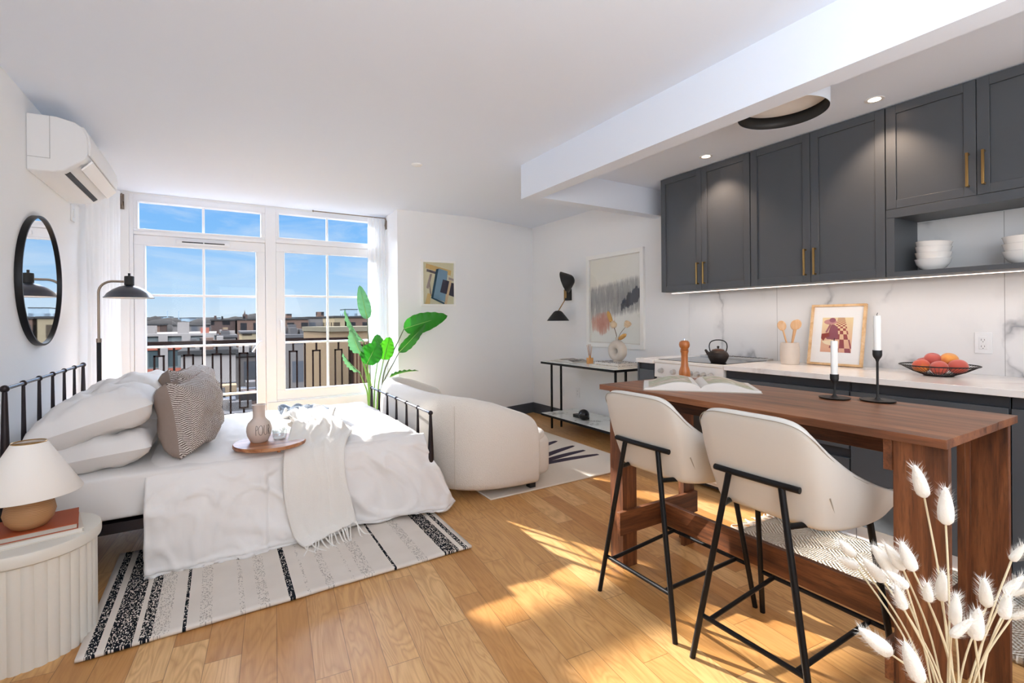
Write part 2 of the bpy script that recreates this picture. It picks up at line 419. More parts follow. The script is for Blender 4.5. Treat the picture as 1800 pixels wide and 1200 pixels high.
# windows -----------------------------------------------------------
def rect_frame(mb, x0, x1, z0, z1, gx0, gx1, gz0, gz1, y0, y1):
    mb.box(x0, x1, y0, y1, z0, gz0).box(x0, x1, y0, y1, gz1, z1).box(x0, gx0, y0, y1, gz0, gz1).box(gx1, x1, y0, y1, gz0, gz1)
    return mb
def bead(mb, gx0, gx1, gz0, gz1, y0, y1, t=.012):
    return rect_frame(mb, gx0 - t, gx1 + t, gz0 - t, gz1 + t, gx0, gx1, gz0, gz1, y0, y1)
def glazing(root, gx0, gx1, gz0, gz1, vs, hs, y=5.765):
    for x in vs: build('muntin', MB().box(x - .011, x + .011, y - .012, y + .012, gz0, gz1), TRIMW, root, bevel=.003)
    for z in hs: build('muntin', MB().box(gx0, gx1, y - .0125, y + .0125, z - .011, z + .011), TRIMW, root, bevel=.003)
    build('pane', MB().box(gx0, gx1, y - .003, y + .003, gz0, gz1), PANE, root)
# balcony door
d = thing('door_1', 'white glazed balcony door with eight panes', None); tag(d, kind='structure')
build('frame', MB().box(-.72, -.69, 5.72, 5.82, 0, 2.455).box(.42, .52, 5.72, 5.82, 0, 2.455).box(-.69, .42, 5.72, 5.82, 2.078, 2.11), TRIMW, d, bevel=.004)
s = build('sash', bead(rect_frame(MB(), -.688, .418, .012, 2.076, -.60, .333, .10, 1.982, 5.735, 5.80), -.60, .333, .10, 1.982, 5.728, 5.735), TRIMW, d, bevel=.003)
glazing(d, -.60, .333, .10, 1.982, [-.133], [.5, 1.005, 1.505])
h = build('handle', MB().box(.36, .385, 5.722, 5.735, .93, 1.07).tube([(.372, 5.725, 1.03), (.372, 5.69, 1.035), (.36, 5.68, 1.03), (.29, 5.68, .93)], [.009, .009, .009, .006], 10), TRIMW, d)
v = build('trickle_vent', MB().box(-.36, .10, 5.715, 5.735, 2.012, 2.05), TRIMW, d, bevel=.004)
build('vent_slot', MB().box(-.31, -.135, 5.7125, 5.716, 2.026, 2.036).box(-.125, .05, 5.7125, 5.716, 2.026, 2.036), CABDARK, v)
# right window
d = thing('window_1', 'white framed six pane window beside the door', None); tag(d, kind='structure')
build('frame', MB().box(1.62, 1.69, 5.72, 5.82, .385, 2.455).box(.52, 1.62, 5.72, 5.82, 2.088, 2.125).box(.52, 1.62, 5.72, 5.82, .385, .40), TRIMW, d, bevel=.004)
build('sash', bead(rect_frame(MB(), .522, 1.618, .40, 2.086, .607, 1.527, .503, 1.995, 5.735, 5.80), .607, 1.527, .503, 1.995, 5.728, 5.735), TRIMW, d, bevel=.003)
glazing(d, .607, 1.527, .503, 1.995, [1.05], [1.015, 1.52])
build('handle', MB().box(.548, .572, 5.722, 5.735, 1.15, 1.28).tube([(.56, 5.725, 1.25), (.56, 5.69, 1.25), (.56, 5.682, 1.24), (.56, 5.68, 1.13)], .009, 10), TRIMW, d)
# transoms
for nm, x0, x1, z0, gx0, gx1, gz0, gz1, vx, lb in (('window_2', -.69, .42, 2.11, -.652, .38, 2.135, 2.392, -.133, 'transom window above the balcony door'),
                                                  ('window_3', .52, 1.62, 2.125, .554, 1.527, 2.15, 2.408, 1.05, 'transom window above the six pane window')):
    d = thing(nm, lb, None); tag(d, kind='structure')
    build('frame', bead(rect_frame(MB(), x0, x1, z0, 2.455, gx0, gx1, gz0, gz1, 5.725, 5.81), gx0, gx1, gz0, gz1, 5.719, 5.725), TRIMW, d, bevel=.003)
    glazing(d, gx0, gx1, gz0, gz1, [vx], [])

# curtains ----------------------------------------------------------
def curtain_grid(path, z0, z1, waves, amp, seed):
    """path: function t->(x,y,nx,ny)"""
    rows = []; nu, nv = waves * 10, 26
    for i in range(nu + 1):
        t = i / nu; x, y, nx, ny = path(t); r = []
        for j in range(nv + 1):
            k = j / nv
            a = amp * (.55 + .45 * k) * math.sin(t * waves * 2 * math.pi + 1.3 * noise.noise((t * 5, k * 1.2, seed))) + .012 * noise.noise((t * 9, k * 3, seed + 5))
            r.append((x + nx * a, y + ny * a, lerp(z1, z0, k)))
        rows.append(r)
    return rows
c = thing('curtain', 'sheer white curtain gathered along the left wall by the balcony door', 'curtain', (-.83, 5.25, .015), group='sheer white curtains')
mb = W(c); mb.grid(curtain_grid(lambda t: (-.845 + .075 * t, 4.72 + .90 * t, 1, 0), .02, 2.43, 9, .020, 1)); build('drape', mb, SHEER, c, sharp=0)
c = thing('curtain', 'sheer white curtain gathered at the right end of the windows by the column', 'curtain', (1.59, 5.62, .015), group='sheer white curtains')
mb = W(c); mb.grid(curtain_grid(lambda t: (1.475 + .205 * t, 5.635, 0, 1), .02, 2.445, 5, .024, 4)); build('drape', mb, SHEER, c, sharp=0)
NICKEL = mat('antique_nickel', '#8d7f72', .3, 1.0)
c = thing('curtain_rod', 'thin nickel curtain rod at the top of the right windows', 'curtain rod', (1.3, 5.635, 2.452), group='curtain rods')
build('rod', W(c).tube([(.89, 5.635, 2.452), (1.686, 5.635, 2.452)], .006).ell((.885, 5.635, 2.452), .011, 12, 8), NICKEL, c)
build('bracket', W(c).tube([(1.672, 5.62, 2.452), (1.683, 5.62, 2.43), (1.672, 5.61, 2.36), (1.683, 5.61, 2.33)], .008).box(1.678, 1.69, 5.60, 5.65, 2.32, 2.42), NICKEL, c)
c = thing('curtain_rod', 'thin nickel curtain rod on the left wall at the corner', 'curtain rod', (-.84, 5.2, 2.44), group='curtain rods')
build('rod', W(c).tube([(-.845, 4.70, 2.44), (-.79, 5.69, 2.44)], .006), NICKEL, c)
build('bracket', W(c).box(-.785, -.755, 5.672, 5.709, 2.37, 2.39).tube([(-.77, 5.70, 2.44), (-.77, 5.66, 2.41), (-.765, 5.66, 2.33), (-.765, 5.70, 2.31)], .008).box(-.785, -.752, 5.70, 5.71, 2.30, 2.44), NICKEL, c)

# ================================================================== OUTSIDE
INSIDE_MATS = set(m.name for m in bpy.data.materials)
IRON = mat('balcony_iron', '#18110f', .9, spec=.08)
STUCCO = mat('tan_stucco', '#514333', .9, bump=.2, bscale=30, var=.06)
COPING = mat('stone_coping', '#433d32', .8)
DECKM = mat('balcony_paver', '#4b4740', .9, var=.1, vscale=8)
o = struct('balcony_floor', MB().box(-3, 4.5, 5.9, 7.05, -.18, -.03), DECKM, 'concrete balcony slab outside')
r = thing('balcony_railing', 'dark iron balcony railing with upright rectangles outside the windows', 'railing', (.4, 6.9, -.03))
build('top_rail', W(r).box(-2.2, 1.60, 6.86, 6.94, .965, 1.02), IRON, r)
build('bottom_rail', W(r).box(-2.2, 1.60, 6.88, 6.92, .06, .10), IRON, r)
for k in (-2.15, 1.57): build('post', W(r).box(k - .02, k + .02, 6.88, 6.92, -.03, .97), IRON, r)
x = -.603 - .2855 * 5
for i in range(13):
    if x < 1.58:
        b = build('baluster', W(r).box(x - .054, x - .034, 6.893, 6.907, .16, .862).box(x + .034, x + .054, 6.893, 6.907, .16, .862).box(x - .054, x + .054, 6.893, 6.907, .842, .862).box(x - .054, x + .054, 6.893, 6.907, .16, .18)
                  .box(x - .011, x + .011, 6.893, 6.907, .862, .97).box(x - .011, x + .011, 6.893, 6.907, .10, .16), IRON, r)
    if x + .143 < 1.58: build('baluster', W(r).box(x + .132, x + .153, 6.893, 6.907, .10, .97), IRON, r)
    x += .2855
t = thing('terrace_wall', 'tan stucco parapet with pale coping beyond the balcony railing', 'wall', (2.4, 8.8, -.03))
build('wall_face', W(t).prism([(1.27, 9.0), (1.47, 8.0), (4.5, 8.0), (4.5, 9.2), (1.27, 9.2)], -.6, 1.08), STUCCO, t)
build('coping', W(t).prism([(1.25, 9.02), (1.45, 7.96), (4.5, 7.96), (4.5, 9.25), (1.25, 9.25)], 1.08, 1.155), COPING, t)
t = thing('slat_screen', 'brown vertical slat screen at the right end of the balcony', 'screen', (1.9, 7.2, -.03))
build('rail', W(t).box(1.60, 2.3, 7.16, 7.18, .86, .90).box(1.60, 2.3, 7.16, 7.18, .06, .10), IRON, t)
BROWN = mat('brown_slat', '#33221a', .7)
for i in range(14): build('slat', W(t).box(1.60 + i * .05, 1.625 + i * .05, 7.18, 7.20, -.03, .93), BROWN, t)

struct('street_ground', MB().box(-400, 400, 12, 900, -19, -18.5), mat('far_ground', '#2c2925', .95, var=.35, vscale=.06), 'grey brown city ground far below')

def facade(name, wallc, winc, sx=2.2, sz=2.9, fill=.5, dirt=.12):
    m = mat(name, wallc, .9); gg = G(m.node_tree); b = bs(m)
    x, y, z = gg.sep(gg.obj())
    u = gg.m('FRACT', gg.m('DIVIDE', gg.m('ADD', x, y), sx)); v = gg.m('FRACT', gg.m('DIVIDE', z, sz))
    a = gg.m('MULTIPLY', gg.m('LESS_THAN', gg.m('ABSOLUTE', gg.m('SUBTRACT', u, .5)), fill / 2), gg.m('LESS_THAN', gg.m('ABSOLUTE', gg.m('SUBTRACT', v, .5)), .28))
    nz = gg.noise(gg.obj(), .35, 5, .7)
    c = gg.mix(nz, tuple(k * (1 - dirt * 2.5) for k in lin(wallc)[:3]) + (1,), lin(wallc))
    gg.set(b.inputs['Base Color'], gg.mix(a, c, lin(winc))); return m
F_BRICK = facade('far_brick', '#46362d', '#181717'); F_DARK = facade('far_dark_brick', '#372c27', '#131212', 2.6, 3.1)
F_TAN = facade('far_tan_brick', '#5f5340', '#2b241c'); F_GREY = facade('far_grey', '#4a443f', '#313132'); F_WHITE = mat('far_white_roof', '#34312f', .9)
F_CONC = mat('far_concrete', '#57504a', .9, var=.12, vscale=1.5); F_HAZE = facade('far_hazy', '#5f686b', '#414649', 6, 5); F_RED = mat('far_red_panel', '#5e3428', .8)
F_TREE = mat('far_bare_trees', '#24211e', .95, var=.4, vscale=.5)
ROOFM = mat('far_tar_roof', '#252321', .9, var=.25, vscale=.6)
# modern block with red bands
t = thing('apartment_block', 'modern grey apartment block with red spandrels and pale piers', 'building', (-3.3, 58, -18.5))
build('wall', W(t).box(-12, -.4, 55.3, 66, -18.5, .02), facade('modern_glazing', '#454744', '#272c2b', 1.3, 3.0, .7), t)
build('roof_edge', W(t).box(-12.1, -.3, 55.1, 66.1, .02, .24), F_CONC, t)
for k in range(5):
    zz = -.95 - k * 2.25
    build('red_band', W(t).box(-12, -.4, 55.2, 55.35, zz - .32, zz + .22), F_RED, t)
for xx in (-8.0, -6.2, -4.5, -2.72, -.8): build('pier', W(t).box(xx - .35, xx + .35, 55.05, 55.3, -18.5, .02), F_CONC, t)
build('bulkhead', W(t).box(-3.45, -2.6, 56, 58, .2, 1.33), F_CONC, t)
build('stair_house', W(t).box(-6.1, -5.2, 56, 58, .2, 1.0), F_CONC, t); build('roof_vent', W(t).box(-1.6, -.9, 56, 57, .2, .75), F_RED, t)
def bldg(name, lab, x0, x1, y0, y1, z1, m, z0=-18.5, roof=None, grp=None, extra=None, clutter=0):
    t = thing(name, lab, 'building', ((x0 + x1) / 2, (y0 + y1) / 2, z0), group=grp)
    build('wall', W(t).box(x0, x1, y0, y1, z0, z1), m, t)
    build('roof', W(t).box(x0 - .15, x1 + .15, y0 - .15, y1 + .15, z1, z1 + .25), roof or ROOFM, t)
    rr_ = random.Random(int(x0 * 10) + int(y0))
    for k_ in range(clutter):
        a_ = rr_.uniform(x0 + .2, x1 - .8); b_ = rr_.uniform(y0 + .3, y1 - 1.2); w_ = rr_.uniform(.25, .9); h_ = rr_.uniform(.2, .8)
        build('roof_unit', W(t).box(a_, a_ + w_, b_, b_ + rr_.uniform(.4, 1.1), z1 + .25, z1 + .25 + h_), rr_.choice([F_WHITE, F_CONC, F_GREY, F_DARK, F_BRICK, STUCCO]), t)
    for e in extra or ():
        build(e[0], W(t).box(*e[1:7]), e[7], t)
    return t
bldg('brick_building', 'long dark brick apartment house left of the skyline spire', -1.4, 2.6, 108, 122, 1.65, F_DARK, extra=[('chimney', -.9, -.5, 109, 110, 1.9, 2.6, F_DARK), ('chimney', .3, .6, 109, 110, 1.9, 2.5, F_DARK)])
bldg('brick_building', 'dark brown brick house right of the dark long one', 2.9, 6.4, 106, 120, 1.75, F_BRICK, extra=[('bulkhead', 4.0, 4.8, 110, 112, 2.0, 2.9, F_DARK)])
bldg('brick_building', 'low reddish brick house behind the modern block', -12, -8.2, 95, 108, .9, F_BRICK)
bldg('grey_building', 'flat grey house beyond the modern block roof', -8.0, -1.8, 118, 130, .7, F_GREY)
bldg('concrete_building', 'plain concrete block with blind wall behind the door', -2.0, .85, 35, 41, -.70, F_CONC, clutter=10, extra=[('parapet', -2.05, .9, 34.9, 35.1, -.7, -.45, F_CONC)])
bldg('white_roof_building', 'pale roofed house with rooftop boxes right of concrete block', -.3, 1.5, 60, 68, -.35, F_GREY, clutter=8, roof=F_WHITE, extra=[('roof_box', .1, .9, 61, 63, -.1, .35, F_WHITE)])
bldg('tan_building', 'small tan brick building near the door handle', 2.4, 4.6, 70, 80, -.15, F_TAN, roof=F_WHITE)
bldg('row_house', 'low dark grey house below the door handle', 1.0, 4.2, 42, 52, -1.35, F_GREY, clutter=14, roof=ROOFM, extra=[('skylight', 1.6, 2.1, 43, 44, -1.1, -.7, F_WHITE), ('roof_box', 3.0, 3.5, 43, 45, -1.1, -.5, F_DARK)])
bldg('low_roof_building', 'wide low building with cluttered pale roof below the railing', -5, 2.2, 24, 33, -2.9, F_CONC, clutter=34, roof=F_WHITE, extra=[('roof_box', -1.3, -.7, 26, 28, -2.65, -1.9, F_DARK), ('roof_unit', .1, .6, 25, 26, -2.65, -2.2, F_GREY), ('roof_unit', 1.1, 1.5, 27, 28, -2.65, -1.7, F_WHITE), ('roof_unit', -3.0, -2.3, 26, 27.5, -2.65, -2.0, F_WHITE)])
bldg('low_roof_building', 'nearest low tan roof seen through the door bottom', -3.5, 1.6, 15, 21, -3.6, F_CONC, clutter=24, roof=STUCCO, extra=[('roof_unit', -1.0, -.5, 16, 17, -3.35, -2.8, F_WHITE), ('chimney', .2, .5, 16, 16.4, -3.35, -2.3, F_CONC), ('parapet', -3.5, 1.6, 15, 15.2, -3.35, -2.9, STUCCO)])
bldg('white_roof_building', 'low white roofed building at the left of the right window', 3.2, 5.9, 40, 48, .05, F_GREY, clutter=10, roof=F_WHITE, extra=[('roof_box', 4.7, 5.2, 41, 43, .3, .8, F_WHITE), ('roof_box', 5.4, 5.8, 41, 43, .3, .68, F_WHITE)])
bldg('brick_building', 'brown brick apartment row seen through the right window', 8.6, 13.2, 90, 100, 1.7, F_BRICK, extra=[('bulkhead', 10.0, 10.8, 92, 94, 1.95, 2.7, F_BRICK)])
bldg('brick_building', 'grey brown apartment row in the middle of the right window', 13.5, 18.2, 92, 104, 1.95, F_GREY, extra=[('bulkhead', 15.4, 16.5, 94, 96, 2.2, 3.1, F_BRICK)])
bldg('tan_building', 'tall tan brick house behind the parapet', 15.6, 17.2, 80, 90, 1.95, F_TAN)
bldg('brick_building', 'brown brick row right of the tall tan house', 17.65, 23, 80, 91.4, 1.9, F_BRICK)
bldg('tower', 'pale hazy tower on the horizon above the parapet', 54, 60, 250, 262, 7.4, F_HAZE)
for i in range(16):
    x0 = -36 + i * 7.4; h = 3.2 + 1.6 * noise.noise((i * 1.7, 2, 0)); 
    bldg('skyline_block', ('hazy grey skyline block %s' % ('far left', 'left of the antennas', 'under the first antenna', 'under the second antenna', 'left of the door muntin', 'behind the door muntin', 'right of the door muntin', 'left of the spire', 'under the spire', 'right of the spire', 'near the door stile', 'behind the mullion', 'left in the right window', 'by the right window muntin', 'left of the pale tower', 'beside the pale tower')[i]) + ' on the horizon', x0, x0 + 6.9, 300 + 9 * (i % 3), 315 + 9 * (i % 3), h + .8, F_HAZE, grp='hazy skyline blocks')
t = thing('antenna_mast', 'thin antenna mast on the horizon, left one of two', 'antenna', (-22.5, 298, -18.5)); build('mast', W(t).box(-22.7, -22.3, 298, 298.4, -18.5, 7.6), F_HAZE, t)
t = thing('antenna_mast', 'thin antenna mast on the horizon, right one of two', 'antenna', (-17.8, 298, -18.5)); build('mast', W(t).box(-18.0, -17.6, 298, 298.4, -18.5, 7.6), F_HAZE, t)
t = thing('church_spire', 'dark church spire on the horizon through the door', 'spire', (8.6, 220, -18.5)); build('tower_body', W(t).box(8.1, 9.1, 220, 221, -18.5, 3.4), F_DARK, t); build('spire_tip', W(t).lathe([(.6, 3.4), (.02, 6.2)], 8, (8.6, 220.5, 0)), F_DARK, t)
mb = MB()
for i in range(90):
    xx = random.uniform(-30, 45); yy = random.uniform(137, 210); mb.ell((xx, yy, random.uniform(-3, 1.2)), (random.uniform(2, 4.5), 2.5, random.uniform(1.6, 2.6)), 9, 6)
single('treetops', mb, F_TREE, 'band of bare grey brown treetops across the far city', 'trees', kind='stuff')

for m_ in bpy.data.materials:
    if m_.name not in INSIDE_MATS: bs(m_).inputs['Specular IOR Level'].default_value = 0.0

# ================================================================== LEFT WALL
t = thing('air_conditioner', 'white split air conditioner high on the left wall', 'air conditioner', (-.76, 4.02, 2.075))
prof = [(XL, 2.385), (-.765, 2.387), (-.69, 2.37), (-.655, 2.345), (-.638, 2.30), (-.632, 2.25), (-.636, 2.20), (-.648, 2.17), (-.675, 2.145), (-.70, 2.125), (-.74, 2.09), (-.78, 2.078), (XL, 2.075)]
build('casing', W(t).prism(prof, 3.59, 4.45, 'y'), PLASTIC, t, bevel=.006)
build('front_panel', W(t).prism([(-.652, 2.352), (-.628, 2.30), (-.621, 2.25), (-.625, 2.195), (-.635, 2.195), (-.64, 2.30), (-.665, 2.355)], 3.60, 4.44, 'y'), PLASTIC, t, bevel=.003)
build('louver', W(t).prism([(-.622, 2.172), (-.672, 2.118), (-.678, 2.124), (-.630, 2.18)], 3.66, 4.40, 'y'), mat('louver_plastic', '#fafafa', .25), t)
build('air_slot', W(t).prism([(-.722, 2.102), (-.745, 2.084), (-.75, 2.09), (-.727, 2.108)], 3.66, 4.38, 'y'), CABDARK, t)
build('seam', W(t).box(-.795, -.793, 3.588, 3.59, 2.15, 2.385).box(-.885, -.793, 3.588, 3.59, 2.149, 2.151), mat('seam_grey', '#a9a9a9', .6), t)
t = thing('wall_switch', 'small white isolator switch under the air conditioner', 'switch', (XL + .01, 4.53, 1.96))
build('plate', W(t).box(XL, XL + .012, 4.49, 4.57, 1.96, 2.08), PLASTIC, t, bevel=.003); build('rocker', W(t).box(XL + .012, XL + .018, 4.515, 4.545, 1.99, 2.05), PLASTIC, t, bevel=.002)

t = thing('wall_mirror', 'round mirror with thin black frame on the left wall', 'mirror', (XL + .015, 3.765, 1.11))
M = tr(XL, 3.765, 1.482) @ rotm('Y', 90)
mb = W(t); mb.M = mb.M @ M; mb.lathe([(.359, .006), (.359, .030), (.368, .030), (.370, .027), (.370, 0.0)], 72, cap=False); build('frame', mb, BLACK, t)
mb = W(t); mb.M = mb.M @ M; mb.lathe([(.362, .008), (.362, .018)], 72); build('mirror_glass', mb, MIRROR, t)

# floor lamp ---------------------------------------------------------
t = thing('floor_lamp', 'black dome floor lamp with bent nickel arm by the curtain', 'lamp', (-.772, 4.68, 0))
lx, ly = -.772, 4.68
build('base', W(t).lathe([(0, 0), (.13, 0), (.13, .018), (.12, .024), (.02, .028), (.014, .05), (.0, .05)], 40, (lx, ly, 0)), BLACK, t)
build('lower_pole', W(t).tube([(lx, ly, .03), (lx, ly, 1.105)], .0145, 14), BLACK, t)
build('upper_pole', W(t).tube([(lx, ly, 1.10), (lx, ly, 1.40)] + [(lx + .085 - .085 * math.cos(a), ly, 1.47 + .085 * math.sin(a)) for a in [i * math.pi / 2 / 8 for i in range(9)]] + [(lx + .15, ly, 1.555)], .0085, 12)
      .tube([(lx, ly, 1.095), (lx, ly, 1.125)], .0165, 14), NICKEL, t)
sx_ = lx + .182
build('socket', W(t).lathe([(0, 1.62), (.008, 1.62), (.008, 1.60), (.029, 1.597), (.031, 1.59), (.031, 1.53), (.025, 1.525), (0, 1.525)][::-1], 28, (sx_, ly, 0)), BLACKM, t)
dome = [(.025, 1.527), (.06, 1.517), (.10, 1.495), (.135, 1.465), (.150, 1.440), (.158, 1.434), (.156, 1.430), (.148, 1.433), (.132, 1.457), (.098, 1.487), (.058, 1.508), (.02, 1.518)]
build('lamp_shade', W(t).lathe(dome, 48, (sx_, ly, 0), cap=False), mat('navy_enamel', '#232836', .3, coat=.3), t)
build('shade_lining', W(t).lathe([(.02, 1.514), (.056, 1.505), (.096, 1.484), (.130, 1.455), (.146, 1.432)], 48, (sx_, ly, 0), cap=False), PLASTIC, t)

# ================================================================== BED
BEDM = mat('bronze_black_iron', '#2a2326', .38, .5)
t = thing('bed_frame', 'dark iron bed frame with beaded spindle headboard and footboard', 'bed', (.18, 3.64, 0))
HX, FX, Y0, DY = -.80, 1.16, 2.932, .2345
for nm, xx, top, thick in (('headboard', HX, .955, 1.0), ('footboard', FX, .642, .9)):
    build(nm + '_rail', W(t).tube([(xx, Y0, top), (xx, Y0 + 6 * DY, top)], .0085, 12), mat(nm + '_rail_metal', '#6f6d74', .25, .9), t)
    for i in range(7):
        yy = Y0 + i * DY; endp = i in (0, 6)
        if endp:
            zb_ = .019 if (i == 0 and top < .8) else 0
            mb = W(t).lathe([(.014, zb_), (.016, .02 + zb_), (.0205, .30), (.021, .45 if top > .8 else .34), (.0095, top - .02), (.008, top - .005)], 16, (xx, yy, 0)).ell((xx, yy, top), .0165 if top > .8 else .0155, 18, 12)
            build('post', mb, BEDM, t)
        else:
            mb = W(t).lathe([(.011, .285), (.0125, .5 if top > .8 else .4), (.007, top - .018), (.006, top - .004)], 12, (xx, yy, 0)).ell((xx, yy, top), .0145, 16, 10)
            build(nm + '_spindle', mb, BEDM, t)
    build(nm + '_lower_rail', W(t).tube([(xx, Y0, .285), (xx, Y0 + 6 * DY, .285)], .011, 10), BEDM, t)
for yy in (Y0 + .025, Y0 + 6 * DY - .025): build('side_rail', W(t).box(HX, FX, yy - .012, yy + .012, .235, .285), BEDM, t)
for xx in (.2,):
    build('center_leg', W(t).tube([(xx, Y0 + .025, .019), (xx, Y0 + .025, .24)], .013).tube([(xx, Y0 + 6 * DY - .025, 0), (xx, Y0 + 6 * DY - .025, .24)], .013).box(xx - .015, xx + .015, Y0, Y0 + 6 * DY, .225, .24), BEDM, t)
build('slat_deck', W(t).box(HX + .01, FX - .02, Y0 + .04, Y0 + 6 * DY - .04, .255, .275), BEDM, t)

mb = MB(); mb.ell((.175, 3.635, .402), (.955, .692, .115), 96, 40, .16)
single('mattress', mb, SHEET, 'mattress in a white fitted sheet on the iron bed frame', 'mattress', sharp=0)

def wr(x, y, z, s, a, seed=0): return a * noise.fractal((x * s + seed, y * s, z * s), .8, 2.1, 4)
# duvet: profile across the bed (far hang, top, near hang), swept along X
def duvet_profile():
    P = [(4.345, .10), (4.348, .30), (4.345, .44), (4.325, .495), (4.28, .522), (4.15, .530), (3.9, .532), (3.6, .534), (3.3, .532), (3.1, .525), (3.01, .515), (2.965, .496), (2.938, .462), (2.926, .41), (2.918, .34), (2.912, .25), (2.908, .16), (2.906, .08), (2.905, .022)]
    return catmull([(0, y, z) for y, z in P], 7)
prof = duvet_profile(); rows = []
NX = 150
def rid(x, y, z, s_, seed):          # sharp cloth ridges
    return 1 - abs(noise.noise((x * s_ + seed, y * s_, z * s_ - seed))) * 2.2
for i in range(NX + 1):
    u = i / NX; x = lerp(-.315, 1.128, u); row = []
    for p in prof:
        y, z = p.y, p.z
        hang = smooth(.50, .05, z) if y < 3.0 else 0.0
        side = smooth(.50, .40, z) if y < 3.0 else 0.0
        top = 1 - smooth(2.99, 2.93, y)
        xx = x + hang ** 1.2 * smooth(.50, 1.0, u) * .19
        fold = (.030 * math.sin(x * 15 + 2.4 * noise.noise((x * 2.5, z * 1.5, 4))) + .014 * math.sin(x * 37 + z * 5)) * smooth(.25, .75, x)
        yy = y - hang * .010 - side * fold * (.35 + .65 * hang) - hang * smooth(.75, 1, u) * .03
        zz = z + (wr(x, y, z, 2.6, .014, 3) + .007 * max(0, rid(x * 1.2 + y * .6, y * 1.6, 0, 3.2, 5)) ** 3) * (1 if y > 3 else .3) + wr(x, y, z, 7, .005, 9)
        yy += side * (wr(x, y, z, 4, .016, 21) - .022 * max(0, rid(x + z * .8, 0, z * 1.5 - x * .4, 3.6, 31)) ** 3 - .013 * max(0, rid(x - z * .9, 0, z + x * .6, 6.5, 57)) ** 4)
        if u > .93 and y > 2.98: zz -= smooth(.93, 1, u) * .05
        if u < .03: zz -= (1 - u / .03) * .018 * top
        if x < .213 and side > 0: yy -= .016 * side
        if side > 0: yy -= .007 * math.exp(-((z - .105) / .012) ** 2) - .010 * smooth(.10, .09, z) * .6     # stitched hem band
        hemz = .020 + .022 * smooth(.2, .9, x) + .010 * math.sin(x * 23) * smooth(.3, .8, x)
        if y < 3.0: zz = lerp(hemz, zz, smooth(.015, .30, z)) if z < .30 else zz
        row.append((xx, min(yy, 4.352), max(zz, .014)))
    rows.append(row)
dv = single('duvet', MB().grid(rows), LINEN, 'rumpled white duvet hanging to the floor over the bed side', 'duvet', solid=.014, sharp=0)

def pillow_mesh(w, d, h, n=26, seed=0, crease=.012, pinch=.06):
    top = []; bot = []
    for i in range(n + 1):
        u = -1 + 2 * i / n; rt = []; rb = []
        for j in range(n + 1):
            v = -1 + 2 * j / n
            x = u * w / 2 * (1 - pinch * (1 - v * v)) ; y = v * d / 2 * (1 - pinch * (1 - u * u))
            e = max(0, (1 - u ** 4)) ** .47 * max(0, (1 - v ** 4)) ** .47
            k = noise.fractal((u * 1.7 + seed, v * 1.7, seed), .9, 2, 3) * crease * 2 * e
            rt.append((x, y, h / 2 * e + k)); rb.append((x, y, -h / 2 * e + k * .6))
        top.append(rt); bot.append(rb)
    return top, bot
def pillow(M, w, d, h, seed, **kw):
    a, b = pillow_mesh(w, d, h, seed=seed, **kw); return MB(M).grid(a).grid(b)
single('pillow', pillow(tr(-.525, 3.27, .600) @ rotm('Y', -6), .47, .64, .185, 1, crease=.02), SHEET, 'lower white pillow of the near stack on the bed', 'pillow', 'white bed pillows', sharp=0)
single('pillow', pillow(tr(-.545, 3.28, .762) @ rotm('Z', 4) @ rotm('Y', -17), .50, .66, .215, 5, crease=.02), SHEET, 'upper white pillow of the near stack, tilted against the headboard', 'pillow', 'white bed pillows', sharp=0)
single('pillow', pillow(tr(-.525, 3.98, .600) @ rotm('Y', -5), .47, .62, .185, 9, crease=.02), SHEET, 'lower white pillow of the far stack by the lamp', 'pillow', 'white bed pillows', sharp=0)
single('pillow', pillow(tr(-.535, 3.97, .772) @ rotm('Z', -3) @ rotm('Y', -15), .50, .64, .215, 13, crease=.02), SHEET, 'upper white pillow of the far stack by the lamp', 'pillow', 'white bed pillows', sharp=0)

# four taupe cushions standing in a row, patterned front, plain back
def cushion(loc, yaw, tilt, size, seed, lab):
    t = thing('cushion', lab, 'cushion', loc, group='taupe cushions leaning on the pillows')
    t.rotation_euler = (Matrix.Rotation(math.radians(yaw), 4, 'Z') @ Matrix.Rotation(math.radians(tilt), 4, 'X')).to_euler()
    a, b = pillow_mesh(size * .89, size * 1.02, .24, 26, seed, .014, .14)
    S = Matrix(((1, 0, 0, 0), (0, 0, -1, 0), (0, 1, 0, size * .51), (0, 0, 0, 1)))   # lay x right, z up, front = -y
    build('front_panel', MB(S).grid(a), ZIGZAG, t, sharp=0, label='zigzag woven front'); build('back_panel', MB(S).grid(b), TAUPE, t, sharp=0, label='plain taupe back')
    return t
cushion((-.118, 3.170, .530), 70, -9, .40, 2, 'nearest taupe cushion with zigzag front, biggest in view')
cushion((-.098, 3.530, .530), 71, -9, .39, 6, 'second taupe cushion, directly behind the nearest one')
cushion((-.165, 3.870, .530), 70, -8, .41, 11, 'third taupe cushion from the front, its plain back showing left')
cushion((-.120, 4.170, .530), 72, -8, .39, 15, 'farthest taupe cushion, next to the window side of the bed')

